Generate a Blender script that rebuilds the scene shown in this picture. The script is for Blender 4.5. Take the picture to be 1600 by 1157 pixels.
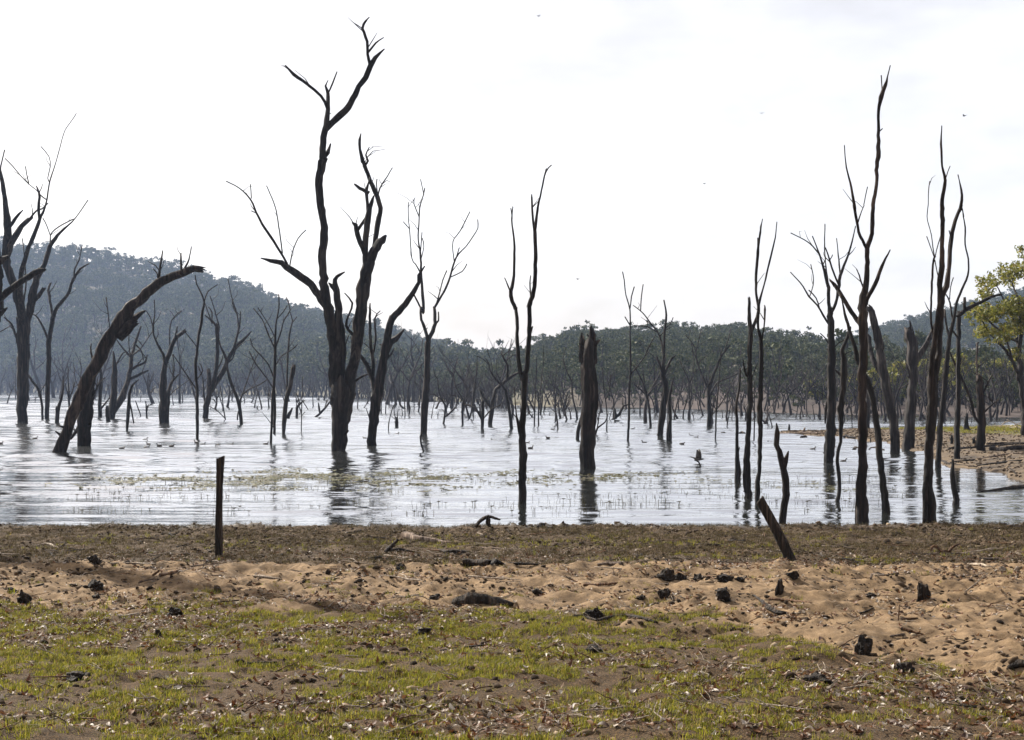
import bpy, math, random
import numpy as np

# ------------------------------------------------------------------ camera, sky, sun
scene = bpy.context.scene
col = scene.collection
for o in list(bpy.data.objects):
    bpy.data.objects.remove(o)

FPX, CX, HOR, EYE = 2300.0, 800.0, 604.0, 2.5      # lens in photograph pixels, horizon row, eye height over the lake
cam_d = bpy.data.cameras.new('camera')
cam = bpy.data.objects.new('camera', cam_d)
col.objects.link(cam)
cam.location = (0, 0, EYE)
cam.rotation_euler = (math.radians(90), 0, 0)
cam_d.sensor_width = 36.0
cam_d.lens = FPX / 1600.0 * 36.0
cam_d.shift_y = (HOR - 578.5) / 1600.0
cam_d.clip_start = 0.1
cam_d.clip_end = 6000.0
scene.camera = cam

SUN_EL, SUN_AZ = math.radians(38), math.radians(-40)   # azimuth measured from +Y (view direction), negative = left
sun_to = np.array([math.sin(SUN_AZ) * math.cos(SUN_EL), math.cos(SUN_AZ) * math.cos(SUN_EL), math.sin(SUN_EL)])

world = bpy.data.worlds.new('World')
scene.world = world
world.use_nodes = True
nt = world.node_tree
nt.nodes.clear()
w_out = nt.nodes.new('ShaderNodeOutputWorld')
w_bg = nt.nodes.new('ShaderNodeBackground')
w_sky = nt.nodes.new('ShaderNodeTexSky')
w_sky.sky_type = 'NISHITA'
w_sky.sun_disc = False
w_sky.sun_elevation = SUN_EL
w_sky.sun_rotation = SUN_AZ
w_sky.dust_density = 3.0
w_sky.air_density = 1.0
w_tc = nt.nodes.new('ShaderNodeTexCoord')
w_map = nt.nodes.new('ShaderNodeMapping')
w_map.inputs['Scale'].default_value = (2.2, 2.2, 6.0)
w_noise = nt.nodes.new('ShaderNodeTexNoise')
w_noise.inputs['Scale'].default_value = 1.7
w_noise.inputs['Detail'].default_value = 5.0
w_noise.inputs['Roughness'].default_value = 0.55
w_ramp = nt.nodes.new('ShaderNodeValToRGB')             # the overcast layer: white cloud with faintly grey undersides
w_ramp.color_ramp.elements[0].position = 0.36
w_ramp.color_ramp.elements[0].color = (6.35, 5.75, 5.3, 1)
w_ramp.color_ramp.elements[1].position = 0.60
w_ramp.color_ramp.elements[1].color = (9.95, 9.5, 9.4, 1)
w_mix = nt.nodes.new('ShaderNodeMix')
w_mix.data_type = 'RGBA'
w_mix.inputs['Factor'].default_value = 0.60
w_bg.inputs['Strength'].default_value = 0.068
L = nt.links.new
L(w_tc.outputs['Generated'], w_map.inputs['Vector'])
L(w_map.outputs['Vector'], w_noise.inputs['Vector'])
L(w_noise.outputs['Fac'], w_ramp.inputs['Fac'])
L(w_sky.outputs['Color'], w_mix.inputs['A'])
L(w_ramp.outputs['Color'], w_mix.inputs['B'])
L(w_mix.outputs['Result'], w_bg.inputs['Color'])
L(w_bg.outputs['Background'], w_out.inputs['Surface'])

sun_d = bpy.data.lights.new('sun', 'SUN')
sun_d.energy = 5.0
sun_d.angle = math.radians(0.9)
sun_d.color = (1.0, 0.93, 0.82)
sun = bpy.data.objects.new('sun', sun_d)
col.objects.link(sun)
from mathutils import Vector
sun.rotation_euler = Vector(sun_to).to_track_quat('Z', 'Y').to_euler()
sun.location = (-30, 40, 60)

scene.view_settings.view_transform = 'Standard'
scene.view_settings.look = 'None'
scene.view_settings.exposure = 1.15
scene.view_settings.gamma = 1.0
scene.render.engine = 'CYCLES'
scene.cycles.max_bounces = 6
scene.cycles.diffuse_bounces = 3
scene.cycles.glossy_bounces = 3
scene.cycles.transmission_bounces = 3
scene.cycles.volume_bounces = 1
scene.cycles.use_denoising = True
scene.cycles.caustics_reflective = False

rng = np.random.default_rng(11)
random.seed(5)

# ------------------------------------------------------------------ small helpers
def P(px, py, Y):
    """point in the place that lies on photograph pixel (px, py) at depth Y"""
    return np.array([(px - CX) / FPX * Y, Y, EYE - (py - HOR) / FPX * Y])

def water_Y(py):
    return EYE * FPX / (py - HOR)

def tag(o, label=None, cat=None, group=None, kind=None):
    if label: o['label'] = label
    if cat: o['category'] = cat
    if group: o['group'] = group
    if kind: o['kind'] = kind
    return o

def empty(name, loc):
    o = bpy.data.objects.new(name, None)
    o.empty_display_size = 0.2
    o.location = loc
    col.objects.link(o)
    return o

class MB:
    def __init__(self):
        self.v, self.f, self.n, self.mi = [], [], 0, []
    def add(self, v, f, mi=0):
        v = np.asarray(v, float).reshape(-1, 3)
        self.v.append(v)
        for q in f:
            self.f.append(tuple(int(i) + self.n for i in q))
            self.mi.append(mi)
        self.n += len(v)
    def mesh(self, name, mats, origin=(0, 0, 0), smooth=True):
        me = bpy.data.meshes.new(name)
        v = np.concatenate(self.v) - np.asarray(origin)
        me.from_pydata(v.tolist(), [], self.f)
        if not isinstance(mats, (list, tuple)): mats = [mats]
        for m in mats: me.materials.append(m)
        if len(mats) > 1: me.polygons.foreach_set('material_index', np.array(self.mi, dtype=np.int32))
        if smooth: me.polygons.foreach_set('use_smooth', np.ones(len(self.f), bool))
        me.update()
        return me
    def build(self, name, mats, parent=None, origin=(0, 0, 0), smooth=True):
        o = bpy.data.objects.new(name, self.mesh(name, mats, origin, smooth))
        col.objects.link(o)
        if parent is not None: o.parent = parent
        else: o.location = origin
        return o

def quick_mesh(name, verts, quads, mat, smooth=False):
    """numpy arrays -> mesh, for large counts"""
    me = bpy.data.meshes.new(name)
    nv, nq, k = len(verts), len(quads), quads.shape[1]
    me.vertices.add(nv)
    me.vertices.foreach_set('co', np.ascontiguousarray(verts, dtype=np.float32).ravel())
    me.loops.add(nq * k)
    me.loops.foreach_set('vertex_index', np.ascontiguousarray(quads, dtype=np.int32).ravel())
    me.polygons.add(nq)
    me.polygons.foreach_set('loop_start', np.arange(0, nq * k, k, dtype=np.int32))
    me.polygons.foreach_set('loop_total', np.full(nq, k, dtype=np.int32))
    if smooth: me.polygons.foreach_set('use_smooth', np.ones(nq, bool))
    if mat: me.materials.append(mat)
    me.update(calc_edges=True)
    return me

def link_mesh(name, me, parent=None, loc=(0, 0, 0)):
    o = bpy.data.objects.new(name, me)
    col.objects.link(o)
    o.location = loc
    if parent is not None: o.parent = parent
    return o

# value noise
_perm = rng.random((512, 512))
def vnoise(x, y, seed=0):
    x = np.asarray(x, float) + seed * 37.31; y = np.asarray(y, float) + seed * 17.77
    xi, yi = np.floor(x).astype(int), np.floor(y).astype(int)
    fx, fy = x - xi, y - yi
    fx = fx * fx * fx * (fx * (fx * 6 - 15) + 10); fy = fy * fy * fy * (fy * (fy * 6 - 15) + 10)
    g = lambda a, b: _perm[a % 512, b % 512]
    return (g(xi, yi) * (1 - fx) + g(xi + 1, yi) * fx) * (1 - fy) + (g(xi, yi + 1) * (1 - fx) + g(xi + 1, yi + 1) * fx) * fy
def fbm(x, y, o=4, seed=0, gain=0.5):
    s, a, t = 0, 1, 0
    x = np.asarray(x, float); y = np.asarray(y, float)
    for i in range(o):
        s = s + a * vnoise(x * 2 ** i, y * 2 ** i, seed + i * 3); t += a; a *= gain
    return s / t
def sstep(a, b, x):
    t = np.clip((x - a) / (b - a), 0, 1)
    return t * t * (3 - 2 * t)

def tube(mb, pts, rad, sides=8, seed=0, rough=0.12, ragged=False, cap0=False, mi=0):
    """a knotty tapered tube through pts"""
    pts = np.asarray(pts, float); rad = np.asarray(rad, float)
    n = len(pts)
    r = np.random.default_rng(seed)
    tan = np.gradient(pts, axis=0)
    tan /= np.linalg.norm(tan, axis=1)[:, None] + 1e-9
    ref = np.array([0.0, 1.0, 0.0]) if abs(tan[0][1]) < 0.8 else np.array([1.0, 0, 0])
    u = np.cross(tan[0], ref); u /= np.linalg.norm(u)
    flute = 1 + rough * 0.9 * r.standard_normal(sides)
    V = []
    ang = np.arange(sides) / sides * 2 * np.pi
    walk = np.zeros(sides)
    for i in range(n):
        u = u - tan[i] * np.dot(u, tan[i]); u /= np.linalg.norm(u) + 1e-9
        w = np.cross(tan[i], u)
        walk = walk * 0.75 + r.standard_normal(sides) * rough * 0.55
        rr = rad[i] * np.clip(flute + walk, 0.6, 1.5)
        ring = pts[i] + np.outer(np.cos(ang) * rr, u) + np.outer(np.sin(ang) * rr, w)
        if ragged and i == n - 1:
            ring = ring + np.outer(r.uniform(-0.6, 1.9, sides) * rad[i], tan[i])
        V.append(ring)
    V = np.concatenate(V)
    F = []
    for i in range(n - 1):
        a, b = i * sides, (i + 1) * sides
        for k in range(sides):
            k2 = (k + 1) % sides
            F.append((a + k, a + k2, b + k2, b + k))
    tip = pts[-1] + tan[-1] * rad[-1] * (-0.7 if ragged else 0.8)
    V = np.vstack([V, tip]); t = len(V) - 1
    a = (n - 1) * sides
    for k in range(sides): F.append((a + k, a + (k + 1) % sides, t))
    if cap0:
        V = np.vstack([V, pts[0]]); t = len(V) - 1
        for k in range(sides): F.append(((k + 1) % sides, k, t))
    mb.add(V, F, mi)

# ------------------------------------------------------------------ materials
MATS = {}
def new_mat(name):
    m = bpy.data.materials.new(name); m.use_nodes = True
    n = m.node_tree.nodes; b = n.get('Principled BSDF')
    MATS[name] = m
    return m, m.node_tree, b
def node(t, typ, **kw):
    n = t.nodes.new(typ)
    for k, v in kw.items():
        if k in n.inputs: n.inputs[k].default_value = v
        else: setattr(n, k, v)
    return n
def ramp(t, stops, src=None):
    n = t.nodes.new('ShaderNodeValToRGB')
    e = n.color_ramp.elements
    while len(e) > 1: e.remove(e[-1])
    e[0].position, e[0].color = stops[0][0], (*stops[0][1], 1)
    for p, c in stops[1:]:
        x = e.new(p); x.color = (*c, 1)
    if src is not None: t.links.new(src, n.inputs['Fac'])
    return n
def noise(t, scale, detail=4.0, rough=0.55, vec=None, dist=0.0):
    n = t.nodes.new('ShaderNodeTexNoise')
    n.inputs['Scale'].default_value = scale; n.inputs['Detail'].default_value = detail
    n.inputs['Roughness'].default_value = rough; n.inputs['Distortion'].default_value = dist
    if vec is not None: t.links.new(vec, n.inputs['Vector'])
    return n
def mapping(t, scale, coord='Object', geo=False):
    if geo:
        c = t.nodes.new('ShaderNodeNewGeometry').outputs['Position']
    else:
        c = t.nodes.new('ShaderNodeTexCoord').outputs[coord]
    m = t.nodes.new('ShaderNodeMapping'); m.inputs['Scale'].default_value = scale
    t.links.new(c, m.inputs['Vector'])
    return m.outputs['Vector']
def bump(t, b, height, dist, strength=1.0, nrm=None):
    n = t.nodes.new('ShaderNodeBump')
    n.inputs['Strength'].default_value = strength; n.inputs['Distance'].default_value = dist
    t.links.new(height, n.inputs['Height'])
    if nrm is not None: t.links.new(nrm, n.inputs['Normal'])
    if b is not None: t.links.new(n.outputs['Normal'], b.inputs['Normal'])
    return n.outputs['Normal']
def mixc(t, fac, a, b, blend='MIX'):
    n = t.nodes.new('ShaderNodeMix'); n.data_type = 'RGBA'; n.blend_type = blend
    for key, v in (('Factor', fac), ('A', a), ('B', b)):
        if isinstance(v, (int, float)): n.inputs[key].default_value = v
        elif isinstance(v, tuple): n.inputs[key].default_value = (*v, 1)
        else: t.links.new(v, n.inputs[key])
    return n.outputs['Result']

def bark_mat(name, dark, mid, light, streak=9.0):
    stained = name in ('dead_bark', 'brown_bark', 'grey_bark')
    m, t, b = new_mat(name)
    v = mapping(t, (streak, streak, 0.9))
    n1 = noise(t, 1.0, 5, 0.6, v, 0.4)
    n2 = noise(t, 0.9, 3, 0.5, mapping(t, (1, 1, 1)))
    n4 = noise(t, 1.0, 3, 0.6, mapping(t, (streak * 0.22, streak * 0.22, 0.35)), 1.0)      # patches where the bark has peeled
    c0 = ramp(t, [(0.32, dark), (0.52, mid), (0.70, light)], n1.outputs['Fac'])
    c9 = ramp(t, [(0.32, mid), (0.52, light), (0.70, tuple(min(0.6, x * 1.5) for x in light))], n1.outputs['Fac'])
    pk = ramp(t, [(0.55, (0, 0, 0)), (0.62, (1, 1, 1))], n4.outputs['Fac'])
    class c1: outputs = {'Color': mixc(t, pk.outputs['Color'], c0.outputs['Color'], c9.outputs['Color'])}
    c2 = ramp(t, [(0.3, (0.55, 0.5, 0.47)), (0.7, (1.25, 1.2, 1.15))], n2.outputs['Fac'])
    oi = t.nodes.new('ShaderNodeObjectInfo')
    c3 = ramp(t, [(0, (0.85, 0.82, 0.8)), (1, (1.2, 1.15, 1.1))], oi.outputs['Random'])
    c = mixc(t, 1.0, mixc(t, 1.0, c1.outputs['Color'], c2.outputs['Color'], 'MULTIPLY'), c3.outputs['Color'], 'MULTIPLY')
    wp = t.nodes.new('ShaderNodeNewGeometry').outputs['Position']; sx = t.nodes.new('ShaderNodeSeparateXYZ'); t.links.new(wp, sx.inputs[0])
    wn = node(t, 'ShaderNodeMath', operation='MULTIPLY_ADD'); t.links.new(n2.outputs['Fac'], wn.inputs[0]); wn.inputs[1].default_value = -0.5; t.links.new(sx.outputs['Z'], wn.inputs[2])
    st = ramp(t, [(0.0, (0.5, 0.48, 0.46)), (0.5, (0.55, 0.53, 0.5)), (0.62, (1, 1, 1))])
    mr = node(t, 'ShaderNodeMapRange'); mr.inputs['From Min'].default_value = -0.4; mr.inputs['From Max'].default_value = 1.6
    t.links.new(wn.outputs[0], mr.inputs['Value']); t.links.new(mr.outputs['Result'], st.inputs['Fac'])
    if stained: c = mixc(t, 1.0, c, st.outputs['Color'], 'MULTIPLY')
    t.links.new(c, b.inputs['Base Color'])
    b.inputs['Roughness'].default_value = 0.85
    b.inputs['Specular IOR Level'].default_value = 0.25
    bump(t, b, n1.outputs['Fac'], 0.10, 1.0)
    return m
bark = bark_mat('dead_bark', (0.004, 0.0035, 0.0033), (0.013, 0.011, 0.0102), (0.045, 0.038, 0.034))
bark_brown = bark_mat('brown_bark', (0.005, 0.004, 0.0035), (0.019, 0.0145, 0.0125), (0.065, 0.05, 0.042))
bark_grey = bark_mat('grey_bark', (0.010, 0.0095, 0.010), (0.034, 0.031, 0.032), (0.095, 0.088, 0.085))
bark_pale = bark_mat('pale_bark', (0.16, 0.14, 0.13), (0.34, 0.31, 0.29), (0.5, 0.46, 0.43), 14)
bark_far = bark_mat('far_bark', (0.008, 0.007, 0.0075), (0.022, 0.018, 0.019), (0.05, 0.042, 0.042), 4)
drift = bark_mat('driftwood', (0.03, 0.024, 0.02), (0.13, 0.10, 0.08), (0.3, 0.25, 0.21), 26)
char = bark_mat('charred_wood', (0.006, 0.005, 0.004), (0.02, 0.0155, 0.012), (0.07, 0.052, 0.038), 22)
pale_stick = bark_mat('pale_stick', (0.25, 0.22, 0.18), (0.45, 0.40, 0.33), (0.62, 0.57, 0.5), 60)
brown_stick = bark_mat('brown_stick', (0.05, 0.03, 0.018), (0.14, 0.08, 0.045), (0.26, 0.16, 0.09), 50)

def leafy_mat(name, stops, trans=0.25, rough=0.55, spec=0.3):
    """leaf colour picked per instance, per leaf island or object"""
    m, t, b = new_mat(name)
    oi = t.nodes.new('ShaderNodeObjectInfo'); gm = t.nodes.new('ShaderNodeNewGeometry')
    ad = node(t, 'ShaderNodeMath', operation='ADD')
    t.links.new(oi.outputs['Random'], ad.inputs[0]); t.links.new(gm.outputs['Random Per Island'], ad.inputs[1])
    fr = node(t, 'ShaderNodeMath', operation='FRACT')
    t.links.new(ad.outputs[0], fr.inputs[0])
    c = ramp(t, stops, fr.outputs[0])
    t.links.new(c.outputs['Color'], b.inputs['Base Color'])
    b.inputs['Roughness'].default_value = rough
    b.inputs['Specular IOR Level'].default_value = spec
    if trans:
        tr = t.nodes.new('ShaderNodeBsdfTranslucent'); mx = t.nodes.new('ShaderNodeMixShader')
        mx.inputs['Fac'].default_value = trans
        t.links.new(c.outputs['Color'], tr.inputs['Color'])
        t.links.new(b.outputs['BSDF'], mx.inputs[1]); t.links.new(tr.outputs['BSDF'], mx.inputs[2])
        t.links.new(mx.outputs['Shader'], t.nodes['Material Output'].inputs['Surface'])
    return m
forest_leaf = leafy_mat('forest_foliage', [(0, (0.016, 0.025, 0.011)), (0.35, (0.035, 0.048, 0.020)), (0.7, (0.066, 0.078, 0.032)), (1, (0.095, 0.097, 0.045))], 0.2, 0.7, 0.15)
euc_leaf = leafy_mat('eucalyptus_foliage', [(0, (0.05, 0.058, 0.010)), (0.4, (0.14, 0.148, 0.02)), (0.8, (0.24, 0.225, 0.04)), (1, (0.2, 0.15, 0.04))], 0.5, 0.5, 0.35)
grass_m = leafy_mat('grass_blades', [(0, (0.03, 0.034, 0.005)), (0.3, (0.10, 0.108, 0.010)), (0.55, (0.22, 0.225, 0.016)), (0.75, (0.31, 0.265, 0.04)), (0.9, (0.24, 0.17, 0.06)), (1, (0.12, 0.07, 0.03))], 0.5, 0.6, 0.2)
weed_m = leafy_mat('dry_weed', [(0, (0.02, 0.013, 0.008)), (0.4, (0.075, 0.052, 0.028)), (0.7, (0.075, 0.065, 0.02)), (1, (0.2, 0.15, 0.09))], 0.2, 0.8, 0.1)
leaf_brown = leafy_mat('brown_leaf', [(0, (0.035, 0.015, 0.008)), (0.4, (0.09, 0.036, 0.015)), (0.75, (0.15, 0.07, 0.03)), (1, (0.19, 0.12, 0.065))], 0.25, 0.6, 0.3)
leaf_pale = leafy_mat('pale_leaf', [(0, (0.2, 0.15, 0.11)), (0.5, (0.3, 0.25, 0.2)), (1, (0.45, 0.4, 0.35))], 0.15, 0.6, 0.35)
pad_m = leafy_mat('water_weed', [(0, (0.016, 0.018, 0.004)), (0.4, (0.05, 0.05, 0.01)), (0.8, (0.10, 0.092, 0.026)), (1, (0.05, 0.028, 0.013))], 0.2, 0.5, 0.4)
reed_m = leafy_mat('reed', [(0, (0.03, 0.025, 0.012)), (1, (0.09, 0.075, 0.03))], 0.1, 0.7, 0.2)
clod_m = leafy_mat('clod', [(0, (0.012, 0.008, 0.005)), (0.5, (0.045, 0.03, 0.018)), (0.88, (0.10, 0.07, 0.044)), (1, (0.28, 0.22, 0.15))], 0, 0.95, 0.1)

m, t, b = new_mat('duck_feathers')
n_ = noise(t, 30, 3, 0.5, mapping(t, (1, 1, 1)))
t.links.new(ramp(t, [(0.35, (0.014, 0.011, 0.01)), (0.7, (0.05, 0.038, 0.03))], n_.outputs['Fac']).outputs['Color'], b.inputs['Base Color'])
b.inputs['Roughness'].default_value = 0.6
duck_m = m

# ground: sand, weedy mud and soil mixed by what lies where
m, t, b = new_mat('bank_soil')
at_s = node(t, 'ShaderNodeAttribute', attribute_name='sand'); at_g = node(t, 'ShaderNodeAttribute', attribute_name='grass')
pos = mapping(t, (1, 1, 1), geo=True)
n_big = noise(t, 1.3, 5, 0.6, pos); n_mid = noise(t, 9, 5, 0.65, pos); n_fine = noise(t, 90, 3, 0.7, pos); n_grain = noise(t, 420, 2, 0.6, pos)
sand_c = ramp(t, [(0.3, (0.095, 0.064, 0.036)), (0.5, (0.21, 0.143, 0.08)), (0.72, (0.325, 0.232, 0.136))], n_mid.outputs['Fac'])
sand_g = ramp(t, [(0.32, (0.62, 0.6, 0.58)), (0.5, (1, 1, 1)), (0.7, (1.22, 1.2, 1.18))], n_grain.outputs['Fac'])
sand_f = ramp(t, [(0.3, (0.75, 0.72, 0.7)), (0.55, (1.05, 1.05, 1.05))], n_fine.outputs['Fac'])
sand = mixc(t, 1.0, ramp(t, [(0.34, (0.42, 0.40, 0.38)), (0.48, (0.92, 0.91, 0.9)), (0.66, (1.12, 1.1, 1.08))], noise(t, 2.6, 5, 0.7, pos).outputs['Fac']).outputs['Color'], mixc(t, 1.0, mixc(t, 1.0, sand_c.outputs['Color'], sand_g.outputs['Color'], 'MULTIPLY'), sand_f.outputs['Color'], 'MULTIPLY'), 'MULTIPLY')
mud = mixc(t, 1.0, ramp(t, [(0.3, (0.014, 0.0095, 0.006)), (0.5, (0.068, 0.048, 0.029)), (0.72, (0.18, 0.13, 0.083))], n_fine.outputs['Fac']).outputs['Color'],
           ramp(t, [(0.32, (0.5, 0.47, 0.4)), (0.68, (1.3, 1.2, 1.1))], n_big.outputs['Fac']).outputs['Color'], 'MULTIPLY')
soil = mixc(t, 1.0, ramp(t, [(0.3, (0.012, 0.008, 0.004)), (0.5, (0.06, 0.037, 0.017)), (0.7, (0.16, 0.103, 0.052))], n_fine.outputs['Fac']).outputs['Color'],
            ramp(t, [(0.3, (0.7, 0.68, 0.62)), (0.7, (1.2, 1.15, 1.1))], n_mid.outputs['Fac']).outputs['Color'], 'MULTIPLY')
def edge(t, attr, n, lo=0.25, hi=0.75):
    a = node(t, 'ShaderNodeMath', operation='MULTIPLY_ADD'); a.inputs[1].default_value = 0.9; a.inputs[2].default_value = -0.45
    t.links.new(n, a.inputs[0])
    s = node(t, 'ShaderNodeMath', operation='ADD')
    t.links.new(a.outputs[0], s.inputs[0]); t.links.new(attr, s.inputs[1])
    r = node(t, 'ShaderNodeMapRange'); r.inputs['From Min'].default_value = lo; r.inputs['From Max'].default_value = hi
    t.links.new(s.outputs[0], r.inputs['Value'])
    return r.outputs['Result']
c = mixc(t, edge(t, at_s.outputs['Fac'], n_mid.outputs['Fac']), mud, sand)
c = mixc(t, edge(t, at_g.outputs['Fac'], n_mid.outputs['Fac']), c, soil)
at_w = node(t, 'ShaderNodeAttribute', attribute_name='wet')                 # mud soaked by the lapping water
c = mixc(t, at_w.outputs['Fac'], c, mixc(t, 1.0, c, (0.42, 0.4, 0.38), 'MULTIPLY'))
t.links.new(c, b.inputs['Base Color'])
wr = node(t, 'ShaderNodeMapRange'); wr.inputs['To Min'].default_value = 0.95; wr.inputs['To Max'].default_value = 0.45
t.links.new(at_w.outputs['Fac'], wr.inputs['Value']); t.links.new(wr.outputs['Result'], b.inputs['Roughness'])
b.inputs['Specular IOR Level'].default_value = 0.2
nr = bump(t, None, n_fine.outputs['Fac'], 0.02, 0.8)
bump(t, b, n_grain.outputs['Fac'], 0.004, 0.8, nr)
bank_m = m

m, t, b = new_mat('sandbank_soil')
pos = mapping(t, (1, 1, 1), geo=True)
n1 = noise(t, 1.1, 5, 0.65, pos); n2 = noise(t, 14, 4, 0.65, pos)
at_g = node(t, 'ShaderNodeAttribute', attribute_name='grass')
c1 = mixc(t, 1.0, ramp(t, [(0.3, (0.03, 0.019, 0.010)), (0.52, (0.085, 0.056, 0.028)), (0.75, (0.17, 0.12, 0.066))], n1.outputs['Fac']).outputs['Color'],
          ramp(t, [(0.3, (0.6, 0.58, 0.55)), (0.7, (1.2, 1.2, 1.2))], n2.outputs['Fac']).outputs['Color'], 'MULTIPLY')
c2 = mixc(t, 1.0, ramp(t, [(0.35, (0.05, 0.047, 0.014)), (0.65, (0.12, 0.11, 0.03))], n1.outputs['Fac']).outputs['Color'],
          ramp(t, [(0.3, (0.6, 0.6, 0.55)), (0.7, (1.2, 1.2, 1.1))], n2.outputs['Fac']).outputs['Color'], 'MULTIPLY')
t.links.new(mixc(t, edge(t, at_g.outputs['Fac'], n1.outputs['Fac']), c1, c2), b.inputs['Base Color'])
b.inputs['Roughness'].default_value = 0.95
bump(t, b, n2.outputs['Fac'], 0.06, 0.8)
spit_m = m

m, t, b = new_mat('hill_soil')
pos = mapping(t, (1, 1, 1), geo=True)
n1 = noise(t, 0.05, 5, 0.6, pos); n2 = noise(t, 0.6, 4, 0.6, pos)
at_r = node(t, 'ShaderNodeAttribute', attribute_name='red')
c1 = ramp(t, [(0.35, (0.045, 0.045, 0.025)), (0.65, (0.10, 0.085, 0.05))], n1.outputs['Fac']).outputs['Color']
c2 = mixc(t, 1.0, ramp(t, [(0.35, (0.026, 0.0165, 0.013)), (0.65, (0.052, 0.032, 0.025))], n1.outputs['Fac']).outputs['Color'], ramp(t, [(0.3, (0.7, 0.7, 0.7)), (0.7, (1.2, 1.2, 1.2))], n2.outputs['Fac']).outputs['Color'], 'MULTIPLY')
t.links.new(mixc(t, at_r.outputs['Fac'], c1, c2), b.inputs['Base Color'])
b.inputs['Roughness'].default_value = 1.0
hill_m = m

m, t, b = new_mat('lake_water')
b.inputs['Base Color'].default_value = (0.022, 0.024, 0.022, 1)
b.inputs['IOR'].default_value = 1.6
gp = t.nodes.new('ShaderNodeNewGeometry').outputs['Position']
def wmap(sx, sy, rz=0.0):
    mp = t.nodes.new('ShaderNodeMapping'); mp.inputs['Scale'].default_value = (sx, sy, 1); mp.inputs['Rotation'].default_value = (0, 0, rz)
    t.links.new(gp, mp.inputs['Vector']); return mp.outputs['Vector']
fine = noise(t, 1.0, 3, 0.6, wmap(2.2, 5.5, -0.12), 0.5)
sy = t.nodes.new('ShaderNodeSeparateXYZ'); t.links.new(gp, sy.inputs[0])
b2 = t.nodes.new('ShaderNodeBump'); b2.inputs['Distance'].default_value = 0.012; b2.inputs['Strength'].default_value = 0.8
t.links.new(fine.outputs['Fac'], b2.inputs['Height']); t.links.new(b2.outputs['Normal'], b.inputs['Normal'])
rg = node(t, 'ShaderNodeMapRange'); rg.interpolation_type = 'SMOOTHSTEP'     # glassy inshore, ruffled by wind further out
rg.inputs['From Min'].default_value = 37; rg.inputs['From Max'].default_value = 60; rg.inputs['To Min'].default_value = 0.02; rg.inputs['To Max'].default_value = 0.12
t.links.new(sy.outputs['Y'], rg.inputs['Value']); t.links.new(rg.outputs['Result'], b.inputs['Roughness'])
gl = node(t, 'ShaderNodeBsdfGlossy'); t.links.new(rg.outputs['Result'], gl.inputs['Roughness']); t.links.new(b2.outputs['Normal'], gl.inputs['Normal'])
gl.inputs['Color'].default_value = (0.95, 0.97, 1, 1)
wm = t.nodes.new('ShaderNodeMixShader'); wm.inputs['Fac'].default_value = 0.44
t.links.new(b.outputs['BSDF'], wm.inputs[1]); t.links.new(gl.outputs['BSDF'], wm.inputs[2]); t.links.new(wm.outputs['Shader'], t.nodes['Material Output'].inputs['Surface'])
water_m = m

# ------------------------------------------------------------------ near bank (one sheet of ground)
def axis(core0, core1, step, out0, out1, grow=1.25):
    a = list(np.arange(core0, core1 + 1e-6, step)); s = step
    lo, hi = [], []
    x = core0
    while x > out0: s *= grow; x -= s; lo.append(x)
    s = step; x = core1
    while x < out1: s *= grow; x += s; hi.append(x)
    return np.array(lo[::-1] + a + hi)
gx = axis(-9.8, 9.8, 0.045, -90, 90)
gy = axis(6.4, 27.0, 0.045, -60, 40)

def shore_Y(x):
    return 26.1 + 0.028 * x + 1.1 * (fbm(x * 0.3, 3.3, 3, 5) - 0.5) + 0.3 * (fbm(x * 1.7, 9.1, 2, 6) - 0.5)

def zones(x, y):
    wob = (fbm(x * 0.5, y * 0.5, 3, 21) - 0.5)
    wob2 = (fbm(x * 1.6, y * 1.6, 3, 22) - 0.5)
    # sand lies between a far edge (about 19.6 m) and a near edge that runs nearer on the right
    far_e = 19.0 + 0.7 * wob + 0.7 * wob2 - 0.02 * x
    near_e = np.interp(x, [-9, -5.2, -2.5, 0, 1.5, 2.0, 2.5, 3.1, 9], [14.3, 14.3, 13.7, 12.9, 12.4, 11.1, 9.6, 8.3, 7.2]) + 3.0 * wob + 4.0 * wob2 + 1.6 * (fbm(x * 5, y * 5, 2, 23) - 0.5)
    sand = sstep(far_e + 0.45, far_e - 0.6, y) * sstep(near_e - 1.2, near_e + 0.9, y)
    grass = sstep(near_e + 1.1, near_e - 1.1, y)
    return sand, grass

_jit = rng.random((256, 256, 3))
def prints(x, y, cell, seed):
    """hoof and foot prints: dished hollows with a pushed up rim"""
    u, v = x / cell + seed * 7.3, y / cell + seed * 3.1
    ui, vi = np.floor(u).astype(int), np.floor(v).astype(int)
    z = 0.0
    for a in (-1, 0, 1):
        for b in (-1, 0, 1):
            j = _jit[(ui + a) % 256, (vi + b) % 256]
            d = np.hypot((u - ui - a - j[..., 0]) * 1.0, (v - vi - b - j[..., 1]) * 0.8) * cell
            s = 0.35 + 0.9 * j[..., 2]
            z = z - s * np.exp(-(d / (0.24 * cell)) ** 2) + 0.55 * s * np.exp(-((d - 0.42 * cell) / (0.15 * cell)) ** 2)
    return z

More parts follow.
